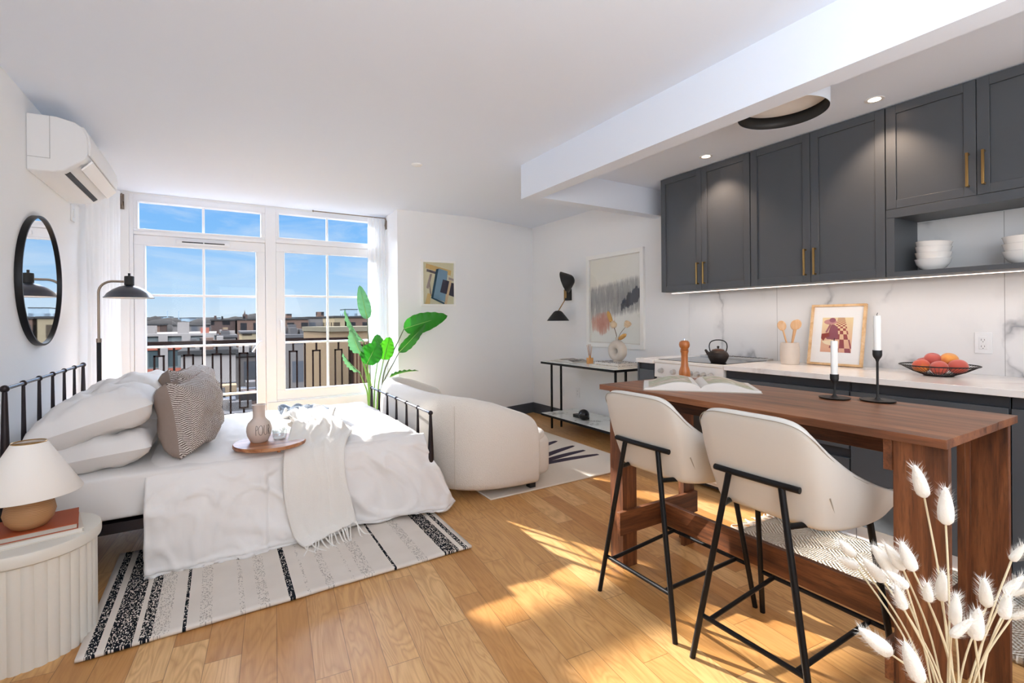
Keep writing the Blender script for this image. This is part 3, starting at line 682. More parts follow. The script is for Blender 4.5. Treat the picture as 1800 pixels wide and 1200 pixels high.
# round board with carafe and glass ----------------------------------
t = thing('serving_board', 'round acacia serving board on the near edge of the bed', 'tray', (.245, 3.065, .53))
build('board', W(t).lathe([(0, .540), (.185, .540), (.190, .544), (.190, .556), (.186, .560), (0, .560)], 64, (.245, 3.065, 0)), BOARD, t)
for a in (40, 160, 280): build('foot', W(t).lathe([(0, .528), (.009, .528), (.010, .541), (0, .541)], 14, (.245 + .155 * math.cos(math.radians(a)), 3.065 + .155 * math.sin(math.radians(a)), 0)), BOARDEDGE, t)
CARAFE = mat('blush_ceramic', '#cfc0b6', .3, coat=.2)
cx_, cy_ = .188, 3.085
t = thing('carafe', 'blush ceramic carafe lettered POUR on the round board', 'carafe', (cx_, cy_, .56))
cprof = [(0, .0), (.040, .0), (.045, .004), (.060, .035), (.0655, .062), (.064, .085), (.056, .108), (.042, .124), (.034, .134), (.032, .145), (.0325, .185), (.036, .210), (.034, .2105), (.029, .190), (.028, .14), (0, .13)]
build('body', MB().lathe(cprof, 48), CARAFE, t)
INK = mat('lettering_black', '#2a2523', .6)
def letters(strokes, radius_at, a0, zc, sc_, parent, name, lab, r=.0011):
    """strokes in letter units (x right, y up); wrapped on a surface of revolution; a0 = angle of text start"""
    mb = MB()
    for st in strokes:
        fine = []
        for a_, b_ in zip(st, st[1:]):
            nn = max(1, int(math.hypot(b_[0] - a_[0], b_[1] - a_[1]) / .25)); fine += [(lerp(a_[0], b_[0], q_ / nn), lerp(a_[1], b_[1], q_ / nn)) for q_ in range(nn)]
        pts = []
        for (x, y) in fine + [st[-1]]:
            z = zc + y * sc_; R = radius_at(z) + .0006; a = a0 + x * sc_ / R
            pts.append((R * math.cos(a), R * math.sin(a), z))
        mb.tube(pts, r, 6)
    return build(name, mb, INK, parent, label=lab)
def arc(cx, cy, rx, ry, a, b, n=12): return [(cx + rx * math.cos(math.radians(lerp(a, b, i / n))), cy + ry * math.sin(math.radians(lerp(a, b, i / n)))) for i in range(n + 1)]
def rad_of(prof_):
    def f(z):
        for (r0, z0), (r1, z1) in zip(prof_, prof_[1:]):
            if z0 <= z <= z1 and z1 > z0: return lerp(r0, r1, (z - z0) / (z1 - z0))
        return prof_[3][0]
    return f
POUR = [[(0, 0), (0, 3)], [(0, 3)] + arc(.0, 2.3, .55, .7, 90, -90), arc(1.35, 1.5, .62, 1.5, 0, 360, 24), [(2.35, 3), (2.35, .9)] + arc(2.8, .9, .45, .9, 180, 360) + [(3.25, 3)], [(3.75, 0), (3.75, 3)], [(3.75, 3)] + arc(3.75, 2.3, .5, .7, 90, -90), [(3.8, 1.6), (4.3, 0)]]
letters(POUR, rad_of(cprof), math.radians(-108), .046, .0175, t, 'lettering', 'thin black POUR lettering')
gx_, gy_ = .292, 3.075
t = thing('drinking_glass', 'clear water glass lettered SIP on the round board', 'glass', (gx_, gy_, .56))
build('glass_wall', MB().lathe([(0, 0), (.031, 0), (.036, .006), (.039, .02), (.040, .105), (.0385, .105), (.0375, .022), (.033, .009), (0, .008)], 40), THINGLASS, t)
WATER = glass_mat('water', (.93, .96, .97, 1), .2)
build('water', MB().lathe([(0, .0085), (.033, .0095), (.037, .022), (.0378, .055), (0, .055)], 40), WATER, t)
SIP = [arc(.5, 2.4, .42, .55, 30, 270)+arc(.5, 1.0, .45, .85, 90, -150), [(1.35, 0), (1.35, 3)], [(1.9, 0), (1.9, 3)], [(1.9, 3)] + arc(1.9, 2.3, .5, .7, 90, -90)]
letters(SIP, lambda z: .0395, math.radians(-95), .038, .012, t, 'lettering', 'thin dark SIP lettering', r=.0008)

# throw blanket -------------------------------------------------------
t = thing('throw_blanket', 'white brushed wool throw with tassels draped over the bed edge', 'blanket', (.46, 2.9, .02))
Lp = catmull([(.40, 3.82, .552), (.36, 3.55, .556), (.42, 3.30, .560), (.36, 3.12, .552), (.315, 3.0, .540), (.295, 2.925, .492), (.288, 2.888, .40), (.292, 2.876, .28), (.315, 2.868, .15), (.345, 2.853, .055), (.385, 2.80, .026)], 7)
Rp = catmull([(.66, 3.86, .552), (.70, 3.60, .556), (.64, 3.34, .560), (.70, 3.12, .552), (.655, 3.0, .540), (.620, 2.922, .492), (.612, 2.886, .40), (.624, 2.876, .30), (.645, 2.868, .20), (.660, 2.864, .12), (.665, 2.862, .085)], 7)
rows = []
for i, (a, b) in enumerate(zip(Lp, Rp)):
    v = i / (len(Lp) - 1); r = []
    for j in range(41):
        u = j / 40; p = a.lerp(b, u); topw = smooth(2.98, 3.15, p.y)
        rip = math.sin(u * 13 + 3.0 * noise.noise((v * 4, u * 2, 1))) * .010
        hangw = 1 - topw
        q = Vector((p.x + .02 * noise.noise((u * 3, v * 7, 2)) * topw, p.y - hangw * (abs(rip) * .9 + .008), p.z + topw * (.060 * (1 - abs(noise.noise((u * 3.6 + v * 3, v * 4.0 - u * 1.5, 5))) * 2.4 > 0) * (1 - abs(noise.noise((u * 3.6 + v * 3, v * 4.0 - u * 1.5, 5))) * 2.4) ** 2 + .05 * max(0, noise.noise((u * 3.0 + 7, v * 6, 8))) + .006)))
        r.append((q.x, q.y, max(q.z, .02)))
    rows.append(r)
mb = W(t).grid(rows); build('cloth', mb, WOOLY, t, solid=.012, sharp=0)
# slate end lying crumpled on the bed
rows2 = []
for i in range(15):
    r = []
    for j in range(34):
        u = j / 33; v = i / 14
        r.append((lerp(.37, .70, u) + .02 * noise.noise((u * 5, v * 3, 3)), lerp(3.80, 4.02, v) + .03 * noise.noise((u * 6, v * 2, 6)), .556 + .075 * abs(noise.noise((u * 4.2 + v, v * 2.2, 11))) + .012))
    rows2.append(r)
build('border', W(t).grid(rows2), SLATE, t, solid=.014, sharp=0, label='slate blue woven border')
last = rows[-1]
for k in range(17):
    j = round(k * 40 / 16); p = Vector(last[j]); rr = random.Random(k)
    dx = rr.uniform(-.05, .06) + .03 * (k / 16); L = rr.uniform(.06, .085)
    pts = [p + Vector((0, .002, 0)), p + Vector((dx * .2, -.018, -min(.012, p.z - .016))), p + Vector((dx * .6, -L * .6, -(p.z - .014) * .9)), p + Vector((dx, -L, -(p.z - .014)))]
    build('tassel', W(t).tube(catmull(pts, 4), .0042, 6), WOOLY, t)

# ================================================================== NIGHTSTAND
NS = mat('ivory_lacquer', '#dcd9cf', .45)
ncx, ncy = -.645, 2.565
t = thing('nightstand', 'ivory fluted round nightstand beside the bed', 'nightstand', (ncx, ncy, 0))
build('top', MB().lathe([(0, .375), (.214, .375), (.222, .381), (.224, .39), (.224, .414), (.221, .422), (.212, .425), (0, .425)], 72), NS, t)
fl = []
for k in range(36):
    a0 = 2 * math.pi * k / 36
    for q in range(6):
        a = a0 + 2 * math.pi / 36 * q / 6; rr = .203 + .0075 * abs(math.sin(math.pi * q / 6)) ** .6
        fl.append((rr * math.cos(a), rr * math.sin(a)))
build('fluted_drum', MB().prism(fl, .0, .376), NS, t, sharp=30)
t = thing('book', 'cream hardcover book under the orange one on the nightstand', 'book', (-.63, 2.545, .425), math.radians(14), 'books on the nightstand')
build('cover', MB().box(-.15, .15, -.11, .11, 0, .003).box(-.15, .15, -.11, .11, .015, .018).box(-.15, -.147, -.11, .11, .003, .015), mat('cream_cover', '#d8d0c2', .7), t)
build('pages', MB().box(-.147, .146, -.107, .107, .003, .015), PAPER, t)
t = thing('book', 'burnt orange hardcover book on top of the cream one, under the lamp', 'book', (-.635, 2.55, .443), math.radians(10), 'books on the nightstand')
OR = mat('orange_cover', '#a8502c', .6)
build('cover', MB().box(-.145, .145, -.105, .105, 0, .003).box(-.145, .145, -.105, .105, .019, .022).box(-.145, -.142, -.105, .105, .003, .019), OR, t)
build('pages', MB().box(-.142, .141, -.102, .102, .003, .019), mat('grey_page_edges', '#b9b4ab', .8), t)
t = thing('table_lamp', 'table lamp with white cone shade and ribbed rattan base on the nightstand', 'lamp', (-.622, 2.52, .465))
def rattan():
    m = mat('coiled_rattan', '#b5875c', .6); gg = G(m.node_tree); x, y, z = gg.sep(gg.obj())
    zz = gg.m('ADD', z, gg.m('ADD', gg.m('MULTIPLY', gg.noise(gg.obj(), 9, 2), .02), gg.m('MULTIPLY', x, .12)))
    f = gg.m('ABSOLUTE', gg.m('SUBTRACT', gg.m('FRACT', gg.m('MULTIPLY', zz, 210.0)), .5))
    gg.set(bs(m).inputs['Base Color'], gg.mix(gg.m('MULTIPLY', f, 1.7), lin('#c79b6e'), lin('#83562f')))
    gg.set(bs(m).inputs['Normal'], gg.bump(f, -.6, .003)); return m
build('base', MB().lathe([(0, 0), (.038, 0), (.050, .006), (.068, .03), (.0755, .058), (.070, .088), (.052, .112), (.036, .122), (0, .123)], 56), rattan(), t)
build('neck', MB().lathe([(0, .12), (.012, .12), (.012, .19), (0, .19)], 16), BRASS, t)
SHADE = mat('white_lamp_shade', '#ece9e3', .85, spec=.1)
build('lamp_shade', MB().lathe([(.153, .128), (.154, .130), (.050, .322), (.049, .323)], 64, cap=False), SHADE, t, solid=.002, sharp=0)
build('shade_ring', MB().tube([(.050 * math.cos(a), .050 * math.sin(a), .322) for a in [i * math.pi / 24 for i in range(48)]], .0022, 6, closed=True).tube([(-.05, 0, .318), (.05, 0, .318)], .002, 6), BRASS, t)

# ================================================================== STRIPED RUG
def rug_mat():
    m = mat('striped_kilim', '#cfc6bb', .95, spec=.05); gg = G(m.node_tree); b = bs(m)
    x, y, z = gg.sep(gg.pos()); u = gg.m('DIVIDE', gg.m('ADD', x, .458), 1.618)
    band = [(0, 0), (.014, .78), (.032, 0), (.047, .75), (.098, 0), (.112, .72), (.134, .24), (.171, 0), (.197, .8), (.207, 0), (.234, .22), (.261, 0), (.321, .2), (.335, 0), (.367, .24), (.394, 0), (.441, .85), (.454, 0), (.486, .16), (.496, 0), (.536, .24), (.562, 0), (.607, .14), (.617, 0), (.64, .25), (.672, 0), (.731, .85), (.742, 0), (.812, .26), (.841, 0)]
    d1 = gg.ramp(u, [(p, (v, v, v)) for p, v in band], 'CONSTANT')
    d2 = gg.ramp(u, [(0, (0, 0, 0)), (.900, (.76,) * 3), (.951, (0, 0, 0)), (.968, (.76,) * 3), (.984, (0, 0, 0))], 'CONSTANT')
    d = gg.m('MAXIMUM', d1, d2)
    cell = gg.n('ShaderNodeTexVoronoi', {'Vector': gg.mapv(gg.pos(), (330, 150, 0)), 'Scale': 1.0}, feature='F1').outputs['Color']
    h = gg.sep(cell)[0]
    dash = gg.m('LESS_THAN', h, d)
    c = gg.mix(dash, gg.mix(gg.noise(gg.pos(), 7, 3), lin('#d6cdc3'), lin('#e6dfd6')), lin('#1d2026'))
    weak = gg.m('LESS_THAN', d, .4)
    c = gg.mix(gg.m('MULTIPLY', gg.m('MULTIPLY', weak, dash), .62), c, lin('#d2c9be'))
    gg.set(b.inputs['Base Color'], c); gg.set(b.inputs['Normal'], gg.bump(gg.noise(gg.mapv(gg.pos(), (1, 3, 1)), 300, 2), .5, .002)); return m
rows = []
for i in range(61):
    u = i / 60; rows.append([(lerp(-.458, 1.16, u) + .006 * noise.noise((v * 4, u, 0)), lerp(2.318 + .03 * u, 3.262, v / 30) + .006 * noise.noise((u * 6, v, 2)), .011 + .002 * noise.noise((u * 8, v * .3, 1))) for v in range(31)])
single('striped_rug', MB().grid(rows), rug_mat(), 'cream flatweave rug with black stripes under the bed side', 'rug', solid=.012)

# ================================================================== SOFA
t = thing('sofa', 'curved cream boucle sofa with rounded back behind the footboard', 'sofa', (1.7, 3.82, 0))
outer = catmull([(1.985, 2.862, 0), (1.80, 2.866, 0), (1.62, 2.895, 0), (1.45, 2.965, 0), (1.315, 3.11, 0), (1.235, 3.33, 0), (1.215, 3.60, 0), (1.215, 3.82, 0), (1.215, 4.05, 0), (1.235, 4.32, 0), (1.315, 4.53, 0), (1.45, 4.68, 0), (1.62, 4.745, 0), (1.80, 4.775, 0), (1.985, 4.78, 0)], 6)
NP = len(outer) - 1
def sofa_h(u):
    s_ = min(u, 1 - u) * 2            # 0 at the arm tips, 1 in the middle
    K = [(0, .525), (.07, .557), (.14, .592), (.286, .660), (.43, .698), (.6, .712), (1.0, .715)]
    for (a, ha), (b, hb) in zip(K, K[1:]):
        if s_ <= b: return lerp(ha, hb, (s_ - a) / (b - a))
    return .715
rows = []
for i, p in enumerate(outer):
    u = i / NP
    a = outer[max(i - 1, 0)]; b = outer[min(i + 1, NP)]; d = (b - a).normalized(); nin = Vector((d.y, -d.x, 0))   # inward
    if nin.dot(Vector((1.9, 3.82, 0)) - p) < 0: nin = -nin
    h = sofa_h(u); tk = .17
    tip = min(i, NP - i)
    if tip < 4: h -= (.09, .035, .012, .004)[tip]
    z0 = .05
    loop = [(.03, z0), (.008, z0 + .05), (0, z0 + .16), (-.004, h * .55), (.0, h * .8), (.012, h * .92), (.04, h * .985), (.08, h), (.12, h * .985), (.150, h * .93), (tk - .008, h * .82), (tk, h * .6), (tk, z0 + .12), (tk - .02, z0)]
    rows.append([tuple(p + nin * (o_ if tip > 0 else lerp(o_, .085, .35)) + Vector((0, 0, z_))) for o_, z_ in loop])
def cap(mb, row):
    n = len(row); c = sum((Vector(q) for q in row), Vector()) / n
    mb.add([tuple(q) for q in row] + [tuple(c)], [(i, (i + 1) % n, n) for i in range(n)])
mb = W(t).grid(rows, cv=True); cap(mb, rows[0]); cap(mb, rows[-1])
build('back_shell', mb, BOUCLE, t, subsurf=1, sharp=0)
def superbox(mb, c, r, p=.28, nu=72, nv=28): return mb.ell(c, r, nu, nv, p)
build('seat_base', superbox(W(t), (1.835, 3.82, .215), (.362, .872, .172), .30), BOUCLE, t, sharp=0)
build('seat_cushion', superbox(W(t), (1.825, 3.82, .350), (.355, .86, .060), .36), BOUCLE, t, sharp=0)
build('seam', W(t).tube([Vector((1.372, 3.030, .08)) + Vector((0, 0, z)) + Vector((-.0, -.003, 0)) for z in (0, .1, .3, .5, .57)], .002, 6), mat('seam_thread', '#cfc6b8', .9), t)
for fx, fy, fz in ((1.95, 2.96, .0125), (1.95, 4.58, .0125), (1.52, 3.22, 0), (1.52, 4.42, 0)): build('foot', W(t).box(fx - .025, fx + .025, fy - .025, fy + .025, fz, .06), BLACKM, t)

# area rug in front of the sofa
def leafrug_mat():
    m = mat('cream_tufted_rug', '#d9d0c4', .95, spec=.05, bump=.5, bscale=200); return m
LR = leafrug_mat(); PLUM = mat('aubergine_pile', '#463f4a', .95, spec=.05, bump=.5, bscale=200)
t = thing('area_rug', 'cream tufted rug with dark leaf strokes in front of the sofa', 'rug', (2.35, 3.72, 0))
build('pile', W(t).box(1.58, 3.05, 2.90, 4.62, 0, .012), LR, t, bevel=.006)
def stroke(x0, y0, x1, y1, w, bend):
    n = 14; L_ = []; R2 = []
    a = Vector((x0, y0)); b = Vector((x1, y1)); d = (b - a).normalized(); nn = Vector((-d.y, d.x))
    for i in range(n + 1):
        s_ = i / n; c = a.lerp(b, s_) + nn * bend * math.sin(math.pi * s_); ww = w * (math.sin(math.pi * min(1, max(0, .04 + s_ * .93))) ** .38)
        L_.append(c + nn * ww); R2.append(c - nn * ww)
    return [tuple(q) for q in R2] + [tuple(q) for q in reversed(L_)]
for st in ((2.30, 3.47, 2.93, 3.69, .036, .02), (2.27, 3.39, 2.915, 3.51, .036, .02), (2.27, 3.36, 2.93, 3.335, .036, .02), (2.42, 3.70, 2.90, 3.93, .036, .02), (2.35, 3.92, 2.80, 4.18, .036, .02)):
    build('leaf_stroke', W(t).prism(stroke(*st), .0115, .0145), PLUM, t, label='dark aubergine leaf stroke')

# ================================================================== PLANT
t = thing('potted_plant', 'tall bird of paradise plant in front of the right window', 'plant', (1.39, 5.12, 0))
px_, py_ = 1.39, 5.12
build('pot', W(t).lathe([(0, 0), (.125, 0), (.14, .02), (.155, .26), (.158, .28), (.148, .28), (.142, .25), (0, .25)], 40, (px_, py_, 0)), mat('white_planter', '#dcdad5', .5), t)
build('soil', W(t).lathe([(0, .24), (.141, .245), (.138, .256), (0, .262)], 32, (px_, py_, 0)), mat('soil', '#3b2c20', .95, bump=.8, bscale=90), t)
def leafm(name, col, back, tr_=.25):
    m = mat(name, col, .42, spec=.4); gg = G(m.node_tree); b = bs(m)
    x, y, z = gg.sep(gg.n('ShaderNodeTexCoord').outputs['UV'])
    f = gg.m('FRACT', gg.m('MULTIPLY', gg.m('ADD', y, gg.m('MULTIPLY', gg.m('ABSOLUTE', gg.m('SUBTRACT', x, .5)), -.5)), 34.0))
    c = gg.mix(gg.m('MULTIPLY', gg.m('ABSOLUTE', gg.m('SUBTRACT', f, .5)), .5), lin(col), lin(back))
    gg.set(b.inputs['Base Color'], c)
    tl = gg.n('ShaderNodeBsdfTranslucent', {0: c}); out = [n for n in m.node_tree.nodes if n.type == 'OUTPUT_MATERIAL'][0]
    mx = gg.n('ShaderNodeMixShader', {0: tr_, 1: b.outputs[0], 2: tl.outputs[0]}); m.node_tree.links.new(mx.outputs[0], out.inputs[0]); return m
LEAF_A = leafm('leaf_bright', '#4fae1f', '#2f8a14', .45); LEAF_B = leafm('leaf_green', '#2f8a22', '#1c6a18', .3); LEAF_C = leafm('leaf_pale', '#5f9868', '#3c7a49', .22); LEAF_D = leafm('leaf_dark', '#2c7420', '#1a5616', .2)
RIB = mat('leaf_rib', '#9cc76a', .5); STEM = mat('plant_stem', '#6c9a3f', .5); STEMD = mat('plant_stem_dark', '#4a5430', .5)
def leaf(b, tp, wid, m, face, curl=.12, fold=.15, stem=STEM, sr=.006, root_off=(0, 0)):
    b = Vector(b); tp = Vector(tp); ax = tp - b; L = ax.length; ax.normalize()
    fc = Vector(face); fc = (fc - ax * fc.dot(ax)).normalized(); sd = ax.cross(fc)
    nu, nv = 13, 24; vs = []; uv = []; fs = []
    for i in range(nv + 1):
        s_ = i / nv; ww = wid * (math.sin(math.pi * min(1, s_ ** .72 * .985 + .015)) ** .62) * (1 - .12 * s_)
        for j in range(nu):
            q = -1 + 2 * j / (nu - 1)
            ripple = .012 * math.sin(s_ * 40 + 3 * q) * abs(q) ** 2 * wid / .1
            p = b + ax * (L * s_) + sd * (q * ww) + fc * (-curl * L * (s_ - .35) ** 2 + fold * ww * abs(q) ** 1.5 + ripple)
            vs.append(p); uv.append((j / (nu - 1), s_))
    for i in range(nv):
        for j in range(nu - 1): fs.append((i * nu + j, i * nu + j + 1, (i + 1) * nu + j + 1, (i + 1) * nu + j))
    mb = W(t); mb.add(vs, fs); o = build('leaf', mb, m, t, sharp=0)
    ul = o.data.uv_layers.new(name='UVMap')
    for lp in o.data.loops: ul.data[lp.index].uv = uv[lp.vertex_index]
    mid = [b + ax * (L * s_ * .97) + fc * (-curl * L * (s_ - .35) ** 2 - .001) for s_ in [k / 10 for k in range(11)]]
    build('midrib', W(t).tube(mid, [lerp(.0045, .001, k / 10) for k in range(11)], 6), RIB, o)
    root = Vector((px_ + root_off[0], py_ + root_off[1], .25))
    mid_ = root.lerp(b, .5) + Vector((-(b.x - root.x) * .22, -(b.y - root.y) * .15, .03))
    build('stem', W(t).tube(catmull([root, root.lerp(mid_, .5), mid_, b.lerp(mid_, .35) , b], 6), [lerp(.009, sr * .7, k / 24) for k in range(25)], 8), stem, t)
VIEW = (-.3, -1, .1)
leaf((1.363, 5.25, 1.266), (1.306, 5.35, 1.636), .070, LEAF_C, VIEW, .10, .12, STEMD, root_off=(-.02, .03))
leaf((1.281, 5.10, 1.016), (1.042, 5.00, 1.335), .055, LEAF_C, (-.9, -.3, -.4), .25, .5, root_off=(-.03, .0))
leaf((1.240, 5.05, .900), (1.115, 4.95, 1.155), .082, LEAF_C, (-.9, -.75, .1), .2, .35, root_off=(-.04, -.02))
leaf((1.276, 4.95, .806), (1.440, 5.08, 1.040), .112, LEAF_B, (-.25, -1, .3), .35, .2, root_off=(-.02, -.04))
leaf((1.464, 5.00, .838), (1.560, 5.10, 1.075), .088, LEAF_A, (-.35, -1, .15), .12, .12, root_off=(.02, -.03))
leaf((1.670, 4.95, 1.157), (2.130, 4.85, 1.300), .112, LEAF_B, (-.2, -1, .25), .16, .22, STEMD, root_off=(.04, .0))
leaf((1.598, 4.90, .914), (1.850, 4.78, 1.205), .062, LEAF_D, (.1, -1, .0), .10, .35, STEMD, root_off=(.04, -.02))
leaf((1.537, 5.00, .660), (1.747, 4.75, .752), .050, LEAF_D, (.1, .25, 1), .2, .3, root_off=(.03, .02))
leaf((1.230, 5.05, .707), (1.018, 4.90, .909), .055, LEAF_C, (-.5, -.1, -.9), .15, .5, root_off=(-.04, .02))
leaf((1.486, 5.28, .85), (1.502, 5.36, 1.10), .085, LEAF_D, (-.2, -1, .3), .2, .2, root_off=(.01, .04))
leaf((1.30, 5.22, .86), (1.40, 5.33, 1.00), .060, LEAF_B, (-.5, -1, .4), .2, .2, root_off=(-.01, .03))

# ================================================================== WALL ART
def frame_art(name, lab, cat, M, w_, h_, fw, depth, fm, mat_w=None, art=None, glass=True):
    """M maps local (x right, y up, z out of the wall) to the room; origin = centre of the frame's back"""
    t = thing(name, lab, cat); t.matrix_world = M
    mb = MB(); x, y = w_ / 2, h_ / 2
    mb.box(-x, x, y - fw, y, 0, depth).box(-x, x, -y, -y + fw, 0, depth).box(-x, -x + fw, -y + fw, y - fw, 0, depth).box(x - fw, x, -y + fw, y - fw, 0, depth)
    build('frame', mb, fm, t, bevel=.0015)
    build('backing', MB().box(-x + fw, x - fw, -y + fw, y - fw, .001, .006), PAPER, t)
    art(t, x - fw, y - fw)
    if glass: build('glazing', MB().box(-x + fw, x - fw, -y + fw, y - fw, depth - .006, depth - .0045), PICGLASS, t)
    return t
def wallM(c, nrm):
    z = Vector(nrm).normalized(); x = Vector((0, 0, 1)).cross(z).normalized(); y = z.cross(x)
    return Matrix(((x.x, y.x, z.x, c[0]), (x.y, y.y, z.y, c[1]), (x.z, y.z, z.z, c[2]), (0, 0, 0, 1)))
WHITEFRAME = mat('white_frame', '#efefec', .4)
def art_abstract(t, x, y):
    m = mat('abstract_painting', '#dfe0db', .75); gg = G(m.node_tree); b = bs(m)
    X, Y, Z = gg.sep(gg.obj()); u = gg.m('MULTIPLY_ADD', X, .5 / x, .5); v = gg.m('MULTIPLY_ADD', Y, .5 / y, .5)
    P = gg.obj()
    c = gg.mix(gg.noise(P, 2.6, 4), lin('#dfe2de'), lin('#f1efe8'))
    c = gg.mix(gg.m('MULTIPLY', gg.m('MULTIPLY', gg.m('SUBTRACT', 1.0, u), gg.m('GREATER_THAN', v, .0)), gg.m('MULTIPLY', v, .45)), c, lin('#e6e0c6'))
    streak = gg.noise(gg.mapv(P, (26, 3.2, 1)), 1.0, 5, .7, .4)
    fine = gg.noise(gg.mapv(P, (60, 14, 1)), 1.0, 4, .7)
    # grey middle band
    bandc = gg.m('SUBTRACT', v, gg.m('MULTIPLY_ADD', u, .10, .46))
    band = gg.ramp(gg.m('ABSOLUTE', bandc), [(0, (1, 1, 1)), (.16, (.8, .8, .8)), (.30, (0, 0, 0))])
    f = gg.ramp(gg.m('MULTIPLY', gg.m('MULTIPLY_ADD', streak, .65, gg.m('MULTIPLY', fine, .35)), band), [(.26, (0, 0, 0)), (.42, (.8, .8, .8)), (.55, (1, 1, 1))])
    c = gg.mix(f, c, gg.mix(fine, lin('#55585d'), lin('#b3b1b0')))
    # dark navy on the right
    dx = gg.m('SUBTRACT', u, .86); dy = gg.m('SUBTRACT', v, gg.m('MULTIPLY_ADD', dx, .42, .52))
    d = gg.m('ADD', gg.m('MULTIPLY', gg.m('MULTIPLY', dx, dx), 7.0), gg.m('MULTIPLY', gg.m('MULTIPLY', dy, dy), 42.0))
    f = gg.m('GREATER_THAN', gg.m('SUBTRACT', gg.m('ADD', gg.m('MULTIPLY', streak, 1.1), gg.m('MULTIPLY', fine, .5)), d), .52)
    c = gg.mix(gg.m('MULTIPLY', f, .93), c, gg.mix(fine, lin('#20242f'), lin('#4a5163')))
    # terracotta patch lower left
    dx = gg.m('SUBTRACT', u, .26); dy = gg.m('SUBTRACT', v, .24)
    d = gg.m('ADD', gg.m('MULTIPLY', gg.m('MULTIPLY', dx, dx), 4.5), gg.m('MULTIPLY', gg.m('MULTIPLY', dy, dy), 15.0))
    f = gg.ramp(gg.m('SUBTRACT', gg.m('ADD', gg.m('MULTIPLY', streak, .7), gg.m('MULTIPLY', gg.noise(P, 6, 4), .5)), d), [(.30, (0, 0, 0)), (.36, (.55, .55, .55)), (.52, (1, 1, 1))])
    c = gg.mix(f, c, gg.mix(gg.noise(P, 9, 4), lin('#a55f4c'), lin('#e2b19d')))
    gg.set(b.inputs['Base Color'], c)
    build('canvas_print', MB().box(-x + .012, x - .012, -y + .012, y - .012, .006, .010), m, t)
frame_art('framed_painting', 'large white framed abstract in grey, navy and terracotta above the console table', 'picture', wallM((XR, 3.825, 1.445), (-1, 0, 0)), .865, 1.02, .045, .03, WHITEFRAME, art=art_abstract)
def poly_part(t, name, poly, z, col, lab=None):
    build(name, MB().prism(poly, z, z + .0008), mat(name + '_ink', col, .7), t, label=lab)
def art_geo(t, x, y):
    sx_, sy_ = x * 2, y * 2
    def q(pts): return [((a - .5) * sx_, (b - .5) * sy_) for a, b in pts]
    build('sheet', MB().box(-x, x, -y, y, .006, .0075), mat('print_ground', '#cdc9aa', .8), t)
    z = .0076
    for pts, col in (([(.10, .97), (.93, .82), (.90, .70), (.08, .86)], '#c7a768'), ([(.12, .84), (.42, .78), (.41, .72), (.11, .78)], '#564c52'), ([(.84, .66), (1.0, .62), (1.0, .57), (.83, .60)], '#9a8b86'),
                     ([(.22, .72), (.29, .72), (.17, .36), (.10, .39)], '#92847f'), ([(.18, .50), (.22, .50), (.27, .20), (.22, .20)], '#8d8078'), ([(.05, .0), (.21, .0), (.24, .24), (.14, .26)], '#c3a45f'),
                     ([(.42, .84), (.52, .86), (.34, .12), (.25, .14)], '#123d51'), ([(.25, .14), (.34, .15), (.74, .02), (.66, .0)], '#123d51'), ([(.50, .86), (.80, .80), (.70, .05), (.32, .15)], '#6f90a6'),
                     ([(.64, .60), (.85, .56), (.76, .24), (.54, .29)], '#221d33'), ([(.90, .53), (1.0, .51), (1.0, .18), (.83, .22)], '#221d33'), ([(.86, .58), (.93, .57), (.76, .0), (.68, .0)], '#c9b08c')):
        poly_part(t, 'colour_field', q(pts), z, col); z += .0009
ca = Vector((2.16, 5.186, 1.668))
frame_art('framed_print', 'small white framed geometric print on the column by the window', 'picture', wallM(ca, (-.061, -1, 0)), .415, .525, .024, .024, WHITEFRAME, art=art_geo)

# ================================================================== WALL SCONCE
t = thing('wall_sconce', 'black two shade wall sconce left of the large painting', 'sconce', (XR, 4.62, 1.47))
build('back_plate', W(t).box(3.572, XR, 4.555, 4.665, 1.47, 1.605), BLACKM, t, bevel=.003)
build('stem', W(t).tube([(3.565, 4.64, 1.60), (3.565, 4.64, 1.47), (3.42, 4.58, 1.335)], .006, 10).tube([(3.565, 4.615, 1.50), (3.565, 4.612, 1.60), (3.47, 4.50, 1.66)], .006, 10), BRASS, t)
def shade(M, nm):
    mb = W(t); mb.M = mb.M @ M
    mb.lathe([(.0, .115), (.03, .112), (.05, .10), (.095, .045), (.125, .005), (.131, -.004), (.129, -.006), (.121, .003), (.09, .042), (.045, .095), (.0, .105)], 40); build(nm, mb, BLACKM, t)
shade(tr(3.42, 4.580, 1.232), 'lower_shade')
shade(tr(3.43, 4.455, 1.675) @ rotm('Z', -40) @ rotm('X', 38) @ rotm('Y', 66), 'upper_shade')

def outlet(name, lab, M, gfci=False):
    t = thing(name, lab, 'outlet'); t.matrix_world = M
    build('plate', MB().box(-.036, .036, -.058, .058, 0, .006), PLASTIC, t, bevel=.002)
    if gfci: build('insert', MB().box(-.017, .017, -.034, .034, .006, .009), PLASTIC, t, bevel=.001)
    mb = MB(); zt = .0092 if gfci else .0062
    for yy in (.018, -.018): mb.box(-.008, -.006, yy - .005, yy + .005, .005, zt).box(.005, .007, yy - .004, yy + .004, .005, zt).lathe([(0, .005), (.0022, .005), (.0022, zt), (0, zt)], 10, (0, yy - .011, 0))
    build('slots', mb, BLACKM, t)
    if gfci: build('button', MB().box(-.006, .006, -.004, .004, .009, .0105), PLASTIC, t)
    return t
outlet('wall_outlet', 'white wall outlet under the middle of the console table', wallM((XR, 4.455, .38), (-1, 0, 0)))
outlet('wall_outlet', 'white wall outlet beside the window end legs of the console table', wallM((XR, 4.76, .36), (-1, 0, 0)))
outlet('wall_outlet', 'white outlet with test button on the marble backsplash', wallM((3.598, .918, 1.09), (-1, 0, 0)), True)

